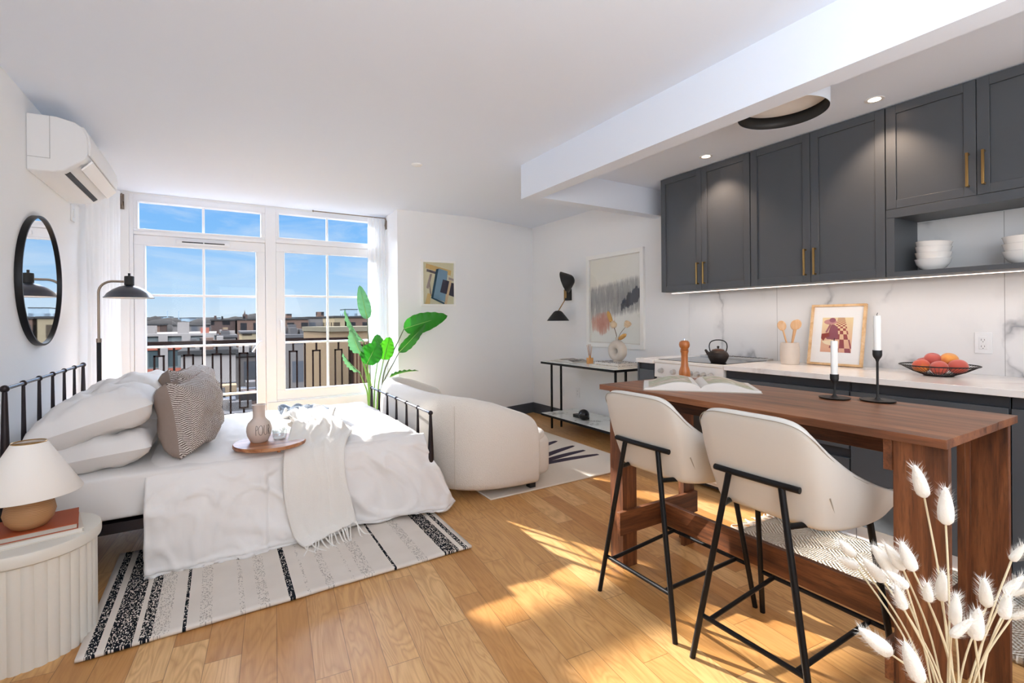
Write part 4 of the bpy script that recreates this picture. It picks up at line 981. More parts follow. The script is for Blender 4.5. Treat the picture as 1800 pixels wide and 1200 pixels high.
# ================================================================== CONSOLE TABLE
t = thing('console_table', 'narrow console table with black frame and marble shelves', 'table', (3.33, 3.88, 0))
cx0, cx1, cy0, cy1 = 3.10, 3.575, 3.29, 4.485
for nm, z1 in (('top', .772), ('lower_shelf', .19)):
    build(nm + '_frame', W(t).box(cx0, cx1, cy0, cy0 + .014, z1 - .026, z1 - .003).box(cx0, cx1, cy1 - .014, cy1, z1 - .026, z1 - .003).box(cx0, cx0 + .014, cy0, cy1, z1 - .026, z1 - .003).box(cx1 - .014, cx1, cy0, cy1, z1 - .026, z1 - .003), BLACK, t)
    build(nm, W(t).box(cx0 + .004, cx1 - .004, cy0 + .004, cy1 - .004, z1 - .010, z1), SHELFMARBLE, t, bevel=.001)
for yy in (3.43, 4.47):
    build('leg', W(t).box(3.231, 3.249, yy - .009, yy + .009, 0, .75), BLACK, t); build('leg', W(t).box(3.365, 3.383, yy - .009, yy + .009, 0, .75), BLACK, t)

def open_book(name, lab, loc, rz, wpg, hpg, th, artcol, group=None, lift=.012):
    """open book, spine along local y, pages left and right in x"""
    t = thing(name, lab, 'book', loc, rz, group)
    cov = mat('book_cover', '#b8aea0', .7)
    build('cover', MB().box(-wpg - .004, -.004, -hpg / 2 - .003, hpg / 2 + .003, 0, .003).box(.004, wpg + .004, -hpg / 2 - .003, hpg / 2 + .003, 0, .003).box(-.006, .006, -hpg / 2 - .003, hpg / 2 + .003, 0, .0025), cov, t)
    for sgn in (-1, 1):
        n = 22; loop_t = []; loop_b = []
        for i in range(n + 1):
            s_ = i / n; x = sgn * wpg * s_
            zt = .004 + th * (1 - .75 * s_) + lift * math.sin(math.pi * min(1, s_ * 1.15)) ** 1.2 * (1 - .4 * s_)
            if s_ < .06: zt *= .55 + .45 * s_ / .06
            loop_t.append((x, zt)); loop_b.append((x, .0035))
        poly = loop_b + loop_t[::-1]
        pg = build('page_block', MB().prism(poly if sgn > 0 else poly[::-1], -hpg / 2, hpg / 2, 'y'), PAPER, t, sharp=50)
        ip = [(x, z + .0006) for x, z in loop_t[3:-2]]; rows = []
        for k in range(2): rows.append([(x, (-1 if k == 0 else 1) * hpg / 2 * .86, z) for x, z in ip])
        m = mat('printed_page', artcol[0], .7); gg = G(m.node_tree); n_ = gg.noise(gg.obj(), 11, 4, .6, 1)
        gg.set(bs(m).inputs['Base Color'], gg.ramp(n_, [(.3, lin(artcol[0])), (.45, lin(artcol[1])), (.55, lin(artcol[2])), (.75, lin(artcol[3]))]))
        build('page_picture', MB().grid(rows), m, t)
    return t
open_book('open_book', 'open art book at the window end of the console table', (3.37, 4.29, .772), math.radians(90 + 3), .185, .25, .010, ('#cfcbc4', '#8b8580', '#6d645c', '#d8d5cf'), lift=.014)
t = thing('reed_diffuser', 'amber reed diffuser on the console table', 'diffuser', (3.345, 3.925, .772))
build('bottle', MB().box(-.026, .026, -.026, .026, 0, .062).lathe([(.010, .062), (.012, .066), (.012, .082), (.009, .084), (0, .084)], 16), mat('amber_oil', '#d69a5c', .15), t, bevel=.004)
for k in range(7):
    a = k * 2.4; rr = .012 + .024 * ((k * 37) % 10) / 10
    build('reed', MB().tube([(.002 * math.cos(a), .002 * math.sin(a), .03), (rr * math.cos(a), rr * math.sin(a) * 1.2, .205 - .01 * (k % 3))], .0016, 6), mat('reed_stick', '#b9793f', .7), t)
def flat_book(lab, loc, rz, w_, d_, h_, cov, grp):
    t = thing('book', lab, 'book', loc, rz, grp)
    build('cover', MB().box(-w_ / 2, w_ / 2, -d_ / 2, d_ / 2, 0, .003).box(-w_ / 2, w_ / 2, -d_ / 2, d_ / 2, h_ - .003, h_).box(w_ / 2 - .003, w_ / 2, -d_ / 2, d_ / 2, .003, h_ - .003), cov, t)
    build('pages', MB().box(-w_ / 2 + .003, w_ / 2 - .003, -d_ / 2 + .003, d_ / 2 - .003, .003, h_ - .003), PAPER, t)
SPECK = mat('speckled_cover', '#f0f0ee', .7); gg = G(SPECK.node_tree)
gg.set(bs(SPECK).inputs['Base Color'], gg.mix(gg.m('GREATER_THAN', gg.noise(gg.obj(), 95, 3, .6), .5), lin('#e6e6e4'), lin('#2c2d31')))
flat_book('wide cream book at the bottom of the stack under the ring vase', (3.33, 3.545, .772), .03, .30, .40, .020, mat('cream_linen_cover', '#d6cdbd', .7), 'books under the ring vase')
flat_book('speckled black and white book on the cream one under the ring vase', (3.335, 3.53, .792), -.02, .25, .34, .028, SPECK, 'books under the ring vase')
t = thing('ring_vase', 'pale round ring vase with a hole, on the console books', 'vase', (3.335, 3.50, .82))
STONE = mat('stoneware', '#c9c1b6', .8, bump=.2, bscale=150)
mb = MB(); R1, R2v = .066, .042; rows = []
for i in range(49):
    a = 2 * math.pi * i / 48; r = []
    for j in range(16):
        b2 = 2 * math.pi * j / 16; q = R1 + R2v * math.cos(b2)
        r.append((.048 * math.sin(b2), q * math.cos(a), .108 + q * math.sin(a) * .98))
    rows.append(r)
mb.grid(rows[:-1], cu=True, cv=True).lathe([(0, -.0), (.04, 0), (.045, .006), (.03, .02), (0, .02)], 24)
build('body', mb, STONE, t, sharp=0)
build('neck', MB().lathe([(.019, .19), (.017, .225), (.021, .242), (.0165, .242), (.013, .21), (0, .20)], 24), STONE, t)
DRY = mat('dried_stem', '#5a4028', .8); POD = mat('dried_pod', '#d9c3a4', .85); TOFFEE = mat('toffee_flower', '#c79a58', .85, bump=.5, bscale=200)
def dried(lab, top, nm, flower):
    t = thing('dried_flower', lab, 'flower', (3.335, 3.50, 1.03), group='dried flowers in the ring vase')
    p1 = Vector(top) - Vector(t.location)
    build('stem', MB().tube(catmull([(0, 0, 0), (p1.x * .4, p1.y * .35, p1.z * .5), tuple(p1)], 6), .0022, 6), DRY, t)
    d = p1.normalized(); M = tr(*p1) @ d.to_track_quat('Z', 'Y').to_matrix().to_4x4()
    if flower == 'pod': build('pod', MB(M).ell((0, 0, .02), (.034, .034, .034), 18, 12).lathe([(0, .05), (.016, .052), (.017, .058), (0, .060)], 14), POD, t)
    elif flower == 'cup': build('pod', MB(M).lathe([(0, 0), (.02, .004), (.032, .03), (.034, .052), (.029, .054), (.024, .03), (0, .02)], 20), POD, t)
    else: build('spike', MB(M).lathe([(0, -.02), (.017, -.012), (.021, .03), (.019, .075), (.010, .10), (0, .104)], 16), TOFFEE, t)
dried('dried round white poppy pod standing left in the ring vase', (3.335, 3.545, 1.165), 'a', 'pod')
dried('dried tan flower spike highest left in the ring vase', (3.335, 3.590, 1.225), 'b', 'spike')
dried('dried open cup pod leaning right in the ring vase', (3.335, 3.385, 1.165), 'c', 'cup')
dried('dried tan flower spike leaning right below the cup pod', (3.32, 3.44, 1.055), 'd', 'spike')
t = thing('bookend_ornament', 'black sphere and block ornament on the lower console shelf', 'ornament', (3.30, 3.95, .19))
build('block', W(t).box(3.25, 3.31, 3.90, 4.10, .19, .225), BLACKM, t, bevel=.002)
build('sphere', W(t).ell((3.235, 3.90, .247), .057, 30, 18), mat('polished_black', '#16161a', .12), t)

# ================================================================== KITCHEN
t = thing('base_cabinet', 'narrow slate base cabinet left of the range', 'cabinet', (3.28, 2.79, 0))
build('body', W(t).box(2.985, 3.60, 2.70, 2.875, .10, .882), CAB, t, bevel=.001)
build('door', W(t).box(2.963, 2.983, 2.702, 2.857, .105, .83), CAB, t, bevel=.0015); build('end_panel', W(t).box(2.963, 2.985, 2.859, 2.875, .0, .882), CAB, t)
build('finger_channel', W(t).box(2.978, 2.986, 2.702, 2.857, .832, .880), CABDARK, t); build('toe_kick', W(t).box(3.03, 3.045, 2.70, 2.86, 0, .10), TRIMW, t)
for nm, y0, y1, lab, kind in (('base_cabinet', 1.305, 2.065, 'slate drawer base cabinet directly right of the range', 'dr'), ('base_cabinet', .675, 1.30, 'slate base cabinet behind the middle of the walnut table', 'dd'), ('base_cabinet', .02, .67, 'slate base cabinet behind the near end of the walnut table', 'dd')):
    t = thing(nm, lab, 'cabinet', (3.28, (y0 + y1) / 2, 0))
    build('body', W(t).box(2.985, 3.60, y0, y1, .10, .882), CAB, t)
    if kind == 'dr':
        build('drawer', W(t).box(2.963, 2.983, y0 + .002, y1 - .002, .51, .83), CAB, t, bevel=.0015); build('drawer', W(t).box(2.963, 2.983, y0 + .002, y1 - .002, .105, .458), CAB, t, bevel=.0015)
        build('finger_channel', W(t).box(2.978, 2.986, y0 + .002, y1 - .002, .462, .508), CABDARK, t)
    else:
        build('door', W(t).box(2.963, 2.983, y0 + .002, y1 - .002, .105, .83), CAB, t, bevel=.0015)
    build('finger_channel', W(t).box(2.978, 2.986, y0 + .002, y1 - .002, .832, .880), CABDARK, t)
    build('toe_kick', W(t).box(3.03, 3.045, y0, y1, 0, .10), TRIMW, t)
single('countertop', MB().box(2.948, 3.597, 2.70, 2.878, .883, .915), QUARTZ, 'short white quartz countertop left of the range', 'countertop', bevel=.002)
single('countertop', MB().box(2.948, 3.597, .02, 2.066, .883, .915), QUARTZ, 'long white quartz countertop right of the range', 'countertop', bevel=.002)

# range
RW = mat('range_enamel', '#eae7e2', .22, 0.0); RT = mat('range_trim', '#b9a48f', .3, .7)
t = thing('range', 'white slide in range with six knobs and black glass cooktop', 'stove', (3.27, 2.385, 0))
build('body', W(t).box(2.985, 3.59, 2.078, 2.690, .05, .893), RW, t, bevel=.002)
build('control_panel', W(t).prism([(2.985, .775), (2.958, .780), (2.963, .893), (2.985, .893)], 2.078, 2.690, 'y') , RW, t, bevel=.003)
build('cooktop_frame', W(t).box(2.955, 3.59, 2.074, 2.694, .893, .915), RW, t, bevel=.004)
build('cooktop', W(t).box(2.99, 3.50, 2.092, 2.676, .9145, .9185), BLACKGLASS, t, bevel=.002)
build('rear_vent', W(t).box(3.505, 3.585, 2.09, 2.68, .914, .930), STEEL, t, bevel=.003)
mb = W(t)
for k in range(12): mb.box(3.52, 3.57, 2.12 + k * .045, 2.148 + k * .045, .9295, .9315)
build('vent_slots', mb, BLACKM, t)
for yy in (2.620, 2.500, 2.345, 2.288, 2.232, 2.172):
    M = tr(2.962, yy, .833) @ rotm('Y', -90)
    mb = W(t); mb.M = mb.M @ M; kn = build('knob', mb.lathe([(0, 0), (.021, 0), (.0215, .004), (.019, .006), (.0175, .024), (.016, .027), (0, .027)], 28).box(-.003, .003, -.0165, .0165, .026, .031), STEEL, t, bevel=.0008)
build('oven_door', W(t).box(2.962, 2.984, 2.082, 2.686, .17, .765), RW, t, bevel=.004)
build('oven_window', W(t).box(2.9605, 2.963, 2.16, 2.61, .30, .60), BLACKGLASS, t)
build('oven_handle', W(t).tube([(2.925, 2.12, .72), (2.925, 2.65, .72)], .010, 12).tube([(2.925, 2.15, .72), (2.963, 2.15, .72)], .007).tube([(2.925, 2.62, .72), (2.963, 2.62, .72)], .007), STEEL, t)
build('storage_drawer', W(t).box(2.964, 2.984, 2.082, 2.686, .075, .160), RW, t, bevel=.003)
build('kick_plate', W(t).box(2.99, 3.0, 2.082, 2.686, .03, .075), BLACKM, t)
for yy in (2.10, 2.67): build('foot', W(t).lathe([(0, 0), (.022, 0), (.022, .012), (.012, .014), (.012, .055), (0, .055)], 14, (3.0, yy, 0)), BLACKM, t)

# kettle
IRONK = mat('cast_iron', '#2b2422', .5, .4, bump=.5, bscale=60, bdist=.002, var=.3, vscale=12)
kx, ky = 3.085, 2.205
t = thing('tea_kettle', 'black cast iron tea kettle on the glass cooktop', 'kettle', (kx, ky, .9185))
build('body', MB().lathe([(0, .004), (.052, .0), (.058, .004), (.060, .010), (.072, .032), (.079, .050), (.078, .060), (.066, .080), (.045, .093), (0, .095)], 48).tube([(.0785 * math.cos(a), .0785 * math.sin(a), .0555) for a in [i * math.pi / 24 for i in range(48)]], .0015, 6, closed=True), IRONK, t)
build('lid', MB().lathe([(0, .092), (.047, .0925), (.044, .098), (.02, .105), (0, .106)], 32), mat('bronzed_lid', '#5b3d30', .45, .4), t)
build('knob', MB().lathe([(0, .10), (.005, .104), (.005, .112), (.0, .113)], 12).ell((0, 0, .118), (.010, .010, .009), 14, 10), IRONK, t)
hd = (Vector((.70, -.72, 0))).normalized()
build('handle', MB().tube(catmull([tuple(hd * s_ + Vector((0, 0, z_))) for s_, z_ in ((-.058, .082), (-.066, .12), (-.058, .152), (-.032, .168), (0, .172), (.032, .168), (.058, .152), (.066, .12), (.058, .082))], 6), .0042, 8), BLACK, t)
sd_ = -hd
build('spout', MB().tube([tuple(sd_ * .060 + Vector((0, 0, .052))), tuple(sd_ * .082 + Vector((0, 0, .078))), tuple(sd_ * .096 + Vector((0, 0, .098)))], [.017, .011, .008], 12), IRONK, t)
t.scale = (.91, .91, .95)

# upper cabinets ------------------------------------------------------
UX = 3.28
def shaker(t, y0, y1, z0, z1, hy):
    d = W(t); fw = .048
    d.box(UX, UX + .019, y0, y0 + fw, z0, z1).box(UX, UX + .019, y1 - fw, y1, z0, z1).box(UX, UX + .019, y0 + fw, y1 - fw, z0, z0 + fw).box(UX, UX + .019, y0 + fw, y1 - fw, z1 - fw, z1)
    d.box(UX + .009, UX + .019, y0 + fw, y1 - fw, z0 + fw, z1 - fw)
    o = build('door', d, CAB, t, bevel=.0015)
    zb = z0 + .045; zl = .172
    build('handle', W(t).box(UX - .030, UX - .021, hy - .0055, hy + .0055, zb, zb + zl).box(UX - .022, UX, hy - .0045, hy + .0045, zb, zb + .010).box(UX - .022, UX, hy - .0045, hy + .0045, zb + zl - .010, zb + zl), BRASS, o, bevel=.0008)
for y0, ym, y1, lab in ((2.077, 2.487, 2.897, 'dark slate two door wall cabinet at the window end'), (1.250, 1.661, 2.073, 'dark slate two door wall cabinet in the middle of the run')):
    t = thing('wall_cabinet', lab, 'cabinet', (3.44, ym, 1.467))
    build('body', W(t).box(UX + .021, 3.597, y0, y1, 1.467, 2.443), CAB, t)
    shaker(t, y0 + .0015, ym - .0015, 1.468, 2.438, ym - .030); shaker(t, ym + .0015, y1 - .0015, 1.468, 2.438, ym + .030)
t = thing('wall_cabinet', 'dark slate wall cabinet with open bowl shelf at the near end', 'cabinet', (3.44, .858, 1.467))
y0, ym, y1 = .466, .858, 1.247
build('body', W(t).box(UX + .021, 3.597, y0, y1, 1.805, 2.443), CAB, t)
build('shelf_surround', W(t).box(UX, 3.596, y0, y1, 1.467, 1.493).box(UX, 3.596, y1 - .040, y1, 1.493, 1.805).box(UX, 3.596, y0, y0 + .040, 1.493, 1.805).box(UX, UX + .03, y0, y1, 1.800, 1.850), CAB, t, bevel=.001)
shaker(t, y0 + .0015, ym - .0015, 1.852, 2.438, ym - .030); shaker(t, ym + .0015, y1 - .0015, 1.852, 2.438, ym + .030)
LED = mat('led_diffuser', '#ffffff', .5, emit='#ffe2cf', estr=2.5)
t = thing('led_strip', 'warm glowing light strip under the wall cabinets', 'light', (3.36, 1.68, 1.455))
build('channel', W(t).box(3.34, 3.378, .50, 2.84, 1.458, 1.467), mat('alu_channel', '#c9c9c9', .35, .9), t); build('diffuser', W(t).box(3.344, 3.374, .50, 2.84, 1.4555, 1.4585), LED, t)
light('under_cabinet_light', 'AREA', (3.36, 1.67, 1.45), 2.2, (1, .86, .74), (0, 0, -1), shape='RECTANGLE', size=.03, size_y=2.3)

# downlights and ring light
for (dx, dy), lab in (((3.108, 2.311), 'recessed warm downlight nearer the window'), ((3.117, 1.234), 'recessed warm downlight nearer the viewer')):
    t = thing('downlight', lab, 'light', (dx, dy, 2.445), group='kitchen downlights')
    build('trim_ring', MB().lathe([(.030, -.001), (.043, -.004), (.046, -.003), (.047, .0), (.03, .0)], 36), PLASTIC, t)
    build('lens', MB().lathe([(0, -.0012), (.030, -.0012), (.030, .0), (0, 0)], 30), mat('downlight_lens', '#ffffff', .4, emit='#ffd9b8', estr=14), t)
    light('downlight_beam', 'SPOT', (dx, dy, 2.435), 30, (1, .72, .52), (.10, 0, -1), spot_size=math.radians(100), spot_blend=.7, shadow_soft_size=.03)
t = thing('ceiling_light', 'round white drum ceiling light with black inside', 'light', (2.515, 1.41, 2.30))
build('drum', MB().lathe([(.210, 0), (.212, .0), (.212, .145)], 72, cap=False), CEIL, t)
build('inner_band', MB().lathe([(.209, .001), (.2095, .068)], 72, cap=False), BLACKM, t, solid=.001)
build('diffuser', MB().lathe([(0, .066), (.207, .066), (.207, .070), (0, .070)], 60), mat('light_diffuser', '#f4f3f1', .6), t)
t = thing('smoke_detector', 'small white sprinkler cap on the main ceiling', 'detector', (1.344, 3.642, 2.475))
build('cap', MB().lathe([(0, -.012), (.030, -.011), (.042, -.004), (.043, 0), (0, 0)], 32), PLASTIC, t)

# bowls ----------------------------------------------------------------
bp = [(0, .0), (.038, 0), (.040, .005), (.058, .016), (.072, .036), (.0785, .060), (.081, .064), (.078, .065), (.069, .040), (.05, .020), (0, .012)]
bow = MB().lathe(bp, 44)
def bowl(loc, tilt, lab, grp, first=[None]):
    if first[0] is None:
        o = build('bowl', bow, PORC); first[0] = o
    else:
        o = first[0].copy(); COL.objects.link(o)
    o.location = loc; o.rotation_euler = (math.radians(tilt), math.radians(tilt * .6), 0); tag(o, lab, 'bowl', grp)
b0 = (3.405, 1.075)
for k, (dz, tl, lb) in enumerate(((0, 0, 'bottom white bowl of the left stack on the open shelf'), (.035, 1.5, 'second white bowl from the bottom in the left stack'), (.067, 2.5, 'third white bowl from the bottom in the left stack'), (.094, 4, 'top white bowl of the left stack, slightly tilted'))):
    bowl((b0[0], b0[1], 1.494 + dz), tl, lb, 'left stack of bowls')
b0 = (3.40, .715)
for k, (dz, lb) in enumerate(((0, 'bottom white bowl of the right stack cut by the picture edge'), (.037, 'middle white bowl of the right stack cut by the picture edge'), (.073, 'top white bowl of the right stack cut by the picture edge'))):
    bowl((b0[0], b0[1], 1.494 + dz), 0, lb, 'right stack of bowls')

# counter things ---------------------------------------------------------
t = thing('utensil_crock', 'pale stone utensil crock with wooden spoons on the counter', 'crock', (3.40, 1.865, .915))
build('body', MB().lathe([(0, 0), (.052, 0), (.056, .004), (.061, .06), (.060, .12), (.056, .150), (.053, .150), (.050, .145), (.052, .02), (0, .014)], 40), mat('pale_marble_crock', '#cfc4b8', .55, var=.1, vscale=14), t)
def spoon(lab, a, lean, L, yawf):
    t = thing('wooden_spoon', lab, 'spoon', (3.40, 1.865, .935), group='wooden spoons in the crock')
    d = Vector((math.cos(a) * lean, math.sin(a) * lean, 1)).normalized(); p0 = Vector((-d.x * .05, -d.y * .05, 0)); p1 = p0 + d * L
    build('handle', MB().tube([p0, p0.lerp(p1, .6), p1], [.005, .0055, .0065], 10), BEECH, t)
    q = d.to_track_quat('Z', 'Y').to_matrix().to_4x4(); zz = Vector((-.85, -.5, .15)); y_ = (zz - d * zz.dot(d)).normalized(); x_ = y_.cross(d)
    M = Matrix(((x_.x, y_.x, d.x, p1.x), (x_.y, y_.y, d.y, p1.y), (x_.z, y_.z, d.z, p1.z), (0, 0, 0, 1)))
    rows = []
    for i in range(13):
        th = math.pi * i / 12; r = []
        for j in range(20):
            ph = 2 * math.pi * j / 20; rr = math.sin(th)
            x = .028 * rr * math.cos(ph); z = .030 + .036 * rr * math.sin(ph); y = .008 * math.cos(th) - (.007 * (1 - rr ** 2) if math.cos(th) > 0 else -.001)
            r.append((x, y, z))
        rows.append(r)
    build('bowl', MB(M).grid(rows, cv=True), BEECH, t, sharp=0)
spoon('wooden spoon leaning left in the crock', 2.12, .24, .225, 0); spoon('front wooden spoon leaning right in the crock', -1.05, .16, .225, 0); spoon('rear wooden spoon leaning right behind the front one', -.80, .22, .232, 0)

def art_seated(t, x, y):
    build('mat_board', MB().box(-x, x, -y, y, .006, .008), mat('mat_board_white', '#f3f3f2', .8), t)
    w_, h_ = .094, .118; z = .0082
    m = mat('terrace_print', '#e8c48f', .7); gg = G(m.node_tree); X, Y, Z = gg.sep(gg.obj())
    v = gg.m('MULTIPLY_ADD', Y, .5 / h_, .5); dep = gg.m('DIVIDE', .25, gg.m('SUBTRACT', 1.12, v))
    cu = gg.m('FLOOR', gg.m('MULTIPLY', gg.m('DIVIDE', gg.m('ADD', X, -.02), gg.m('SUBTRACT', 1.25, v)), 34.0)); cv_ = gg.m('FLOOR', gg.m('MULTIPLY', dep, 12.0))
    ck = gg.m('MODULO', gg.m('ABSOLUTE', gg.m('ADD', cu, cv_)), 2.0)
    lane = gg.m('LESS_THAN', gg.m('ABSOLUTE', gg.m('SUBTRACT', X, gg.m('MULTIPLY_ADD', v, -.005, .028))), gg.m('MULTIPLY_ADD', v, -.055, .075))
    c = gg.mix(gg.m('MULTIPLY', ck, lane), gg.mix(v, lin('#dba58c'), lin('#efd9a8')), gg.mix(v, lin('#8a4350'), lin('#a8452f')))
    gg.set(bs(m).inputs['Base Color'], c)
    build('photo', MB().box(-w_, w_, -h_, h_, z, z + .0006), m, t); z += .0008
    def fig(nm, pts, col, dz=0): build(nm, MB().prism([(a, b) for a, b in pts], z + dz, z + .0005 + dz), mat(nm + '_ink', col, .7), t)
    fig('sun_hat', arc(-.043, .088, .040, .018, 0, 360, 24)[:-1], '#c58a86'); fig('hat_crown', arc(-.030, .100, .020, .016, 0, 360, 18)[:-1], '#9a5668', .0006)
    fig('seated_back', [(-.018, .070), (.004, .052), (.012, -.005), (.006, -.030), (-.055, -.030), (-.075, -.012), (-.050, .012), (-.042, .050), (-.034, .070)], '#8f4a58', .0003)
    fig('bent_leg', [(-.045, .014), (-.092, .006), (-.094, -.024), (-.078, -.042), (-.066, -.02), (-.040, -.012)], '#8c2f22', .0009)
    fig('raised_arm', [(-.036, .068), (-.046, .072), (-.070, .018), (-.058, .014)], '#a4606a', .0012)
    fig('towel', [(-.088, -.044), (-.02, -.034), (.004, -.044), (-.028, -.074), (-.070, -.062)], '#ecd9b6', .0006)
lean = math.atan2(.075, .405)
nrm = Vector((-math.cos(lean), 0, math.sin(lean)))
c0 = Vector((3.503, 1.628, .915)) + Vector((math.sin(lean), 0, math.cos(lean))) * .2075
frame_art('framed_photo', 'wood framed photo of a seated person in a sun hat on the counter', 'picture', wallM(c0, tuple(nrm)), .335, .415, .015, .022, OAKFRAME, art=art_seated)

bx, by = 3.345, 1.035
t = thing('fruit_bowl', 'black wire bowl of peaches on the counter', 'bowl', (bx, by, .915))
mb = MB()
rimr, rimz = .168, .058
for k in range(60):
    a = 2 * math.pi * k / 60; ca, sa = math.cos(a), math.sin(a)
    mb.tube([(.062 * ca, .062 * sa, .004), (.11 * ca, .11 * sa, .024), (rimr * ca, rimr * sa, rimz)], .0011, 5)
build('wires', mb, BLACK, t)
for rr, zz, th, nm in ((rimr, rimz, .0032, 'rim'), (.062, .004, .003, 'base_ring'), (.11, .024, .0014, 'middle_ring')):
    build(nm, MB().tube([(rr * math.cos(a), rr * math.sin(a), zz) for a in [i * math.pi / 32 for i in range(64)]], th, 8, closed=True), BLACK, t)
build('base_mesh', MB().lathe([(0, .003), (.062, .003), (.062, .0045), (0, .0045)], 40), BLACKM, t)
def peach_mat(name, c0, c1):
    m = mat(name, c0, .6, spec=.25, sheen=.4); gg = G(m.node_tree); x, y, z = gg.sep(gg.obj())
    f = gg.m('ADD', gg.m('MULTIPLY_ADD', z, 9.0, .1), gg.m('MULTIPLY', gg.noise(gg.obj(), 26, 4), .9))
    gg.set(bs(m).inputs['Base Color'], gg.ramp(f, [(.3, lin(c0)), (.7, lin(c1))])); return m
PE1 = peach_mat('peach_red', '#c8553f', '#b9584f'); PE2 = peach_mat('peach_gold', '#d8602f', '#e29a4c'); PE3 = peach_mat('peach_orange', '#e08a2a', '#c4563f')
def peach(c, r, m, lab):
    rows = []
    for i in range(17):
        th = math.pi * i / 16; rr = []
        for j in range(28):
            ph = 2 * math.pi * j / 28; cl_ = 1 - .06 * math.exp(-(((ph - math.pi * 1.2 + math.pi) % (2 * math.pi) - math.pi) / .18) ** 2) * math.sin(th)
            dim = 1 - .16 * math.exp(-(th / .32) ** 2)
            rr.append((r * math.sin(th) * math.cos(ph) * cl_, r * math.sin(th) * math.sin(ph) * cl_, r * .94 * math.cos(th) * dim))
        rows.append(rr)
    o = build('peach', MB().grid(rows, cv=True), m, sharp=0); o.location = c; o.rotation_euler = (.3 * math.sin(c[0] * 90), .4 * math.cos(c[1] * 70), c[0] * 20)
    tag(o, lab, 'peach', 'peaches in the wire bowl'); return o
ev = Vector((-bx, -by, 0)).normalized(); ex = Vector((-ev.y, ev.x, 0))   # toward the viewer, and sideways
def pp(s_, f_, z_): q = Vector((bx, by, 0)) + ex * s_ + ev * f_; return (q.x, q.y, z_)
peach(pp(-.072, .018, .966), .0405, PE3, 'orange red peach front left in the wire bowl')
peach(pp(.002, .050, .963), .0395, PE1, 'red peach front centre in the wire bowl')
peach(pp(.078, .020, .970), .0425, PE1, 'big red peach at the right of the wire bowl')
peach(pp(-.024, -.025, 1.000), .0405, PE1, 'upper left dusky red peach on the pile')
peach(pp(.044, -.020, 1.003), .0400, PE2, 'upper right golden peach on the pile')
peach(pp(-.062, -.058, .975), .0380, PE1, 'peach at back left mostly hidden behind others')

# ================================================================== DINING TABLE
t = thing('counter_table', 'walnut counter height trestle table in front of the kitchen', 'table', (1.94, 1.168, 0))
tx0, tx1, ty0, ty1 = 1.635, 2.240, .490, 1.847
build('top', W(t).box(tx0, 2.043, ty0, ty1, .885, .910), TABLETOP, t, bevel=.0012); build('top_leaf', W(t).box(2.0445, tx1, ty0, ty1, .885, .9095), TABLETOP, t, bevel=.0012)
for poly in ([(1.700, 1.755), (1.795, 1.755), (1.795, 1.777), (1.722, 1.777), (1.722, 1.843), (1.700, 1.843)], [(1.668, .497), (1.690, .497), (1.690, .600), (1.760, .600), (1.760, .622), (1.668, .622)],
             [(2.150, 1.755), (2.236, 1.755), (2.236, 1.843), (2.214, 1.843), (2.214, 1.777), (2.150, 1.777)], [(2.162, .600), (2.208, .600), (2.208, .505), (2.230, .505), (2.230, .622), (2.162, .622)]):
    build('leg', W(t).prism(poly, 0, .885), TABLELEG, t, bevel=.001)
for ya, yb in ((1.733, 1.755), (.622, .643)):
    build('cross_beam', W(t).box(1.660, 2.236, ya, yb, .180, .292), TABLEBEAMX, t, bevel=.001); build('upper_cross_beam', W(t).box(1.660, 2.236, ya, yb, .792, .885), TABLEBEAMX, t, bevel=.001)
build('stretcher', W(t).box(1.955, 1.980, .643, 1.733, .178, .288), TABLEBEAM, t, bevel=.001); build('apron', W(t).box(1.955, 1.980, .643, 1.733, .770, .885), TABLEBEAM, t, bevel=.001)

open_book('open_book', 'large open picture book lying on the walnut table', (1.935, 1.495, .910), math.radians(-47), .245, .29, .024, ('#ded8d0', '#c9b8a6', '#a9ab8c', '#e8dfd4'), lift=.024)
mx_, my_ = 2.165, 1.755
t = thing('pepper_mill', 'turned wooden pepper mill on the far end of the walnut table', 'pepper mill', (mx_, my_, .910))
build('body', MB().lathe([(0, 0), (.027, 0), (.029, .004), (.0295, .038), (.027, .048), (.020, .070), (.0175, .100), (.018, .135), (.0215, .150), (.022, .154), (.018, .156), (0, .156)], 36), MILLWOOD, t)
build('head', MB().lathe([(0, .156), (.019, .157), (.022, .160), (.0185, .164), (.026, .174), (.0285, .186), (.026, .199), (.017, .207), (0, .209)], 36), MILLWOOD, t)
build('finial', MB().lathe([(0, .208), (.004, .208), (.004, .219), (.0025, .221), (0, .221)], 14), CHROME, t)
WAX = mat('ivory_wax', '#eeece6', .5, spec=.3)
def candle(x, y, stem, lab1, lab2, ch, br):
    t = thing('candle_holder', lab1, 'candle holder', (x, y, .910))
    build('base', MB().lathe([(0, 0), (br * .93, 0), (br, .003), (br + .001, .006), (br * .86, .006), (br * .4, .004), (.011, .008), (.006, .016), (0, .016)], 48), BLACKM, t)
    build('stem', MB().lathe([(0, .012), (.0052, .014), (.0042, .03), (.0042, stem - .045), (.007, stem - .036), (.0135, stem - .026), (.0155, stem - .018), (.0155, stem), (.0135, stem), (.0130, stem - .016), (0, stem - .018)], 28), BLACKM, t)
    c = thing('candle', lab2, 'candle', (x, y, .910 + stem - .016))
    build('wax', MB().lathe([(0, 0), (.0122, 0), (.0124, ch - .002), (.0112, ch), (0, ch - .002)], 28), WAX, c)
    build('wick', MB().tube([(0, 0, ch - .003), (0, 0, ch + .006), (.003, -.001, ch + .011)], .0011, 6), BLACKM, c)
candle(2.118, .985, .098, 'short black candle holder on the walnut table', 'white taper candle in the short black holder', .150, .054)
candle(2.184, .862, .198, 'tall black candle holder on the walnut table', 'white taper candle in the tall black holder', .150, .058)

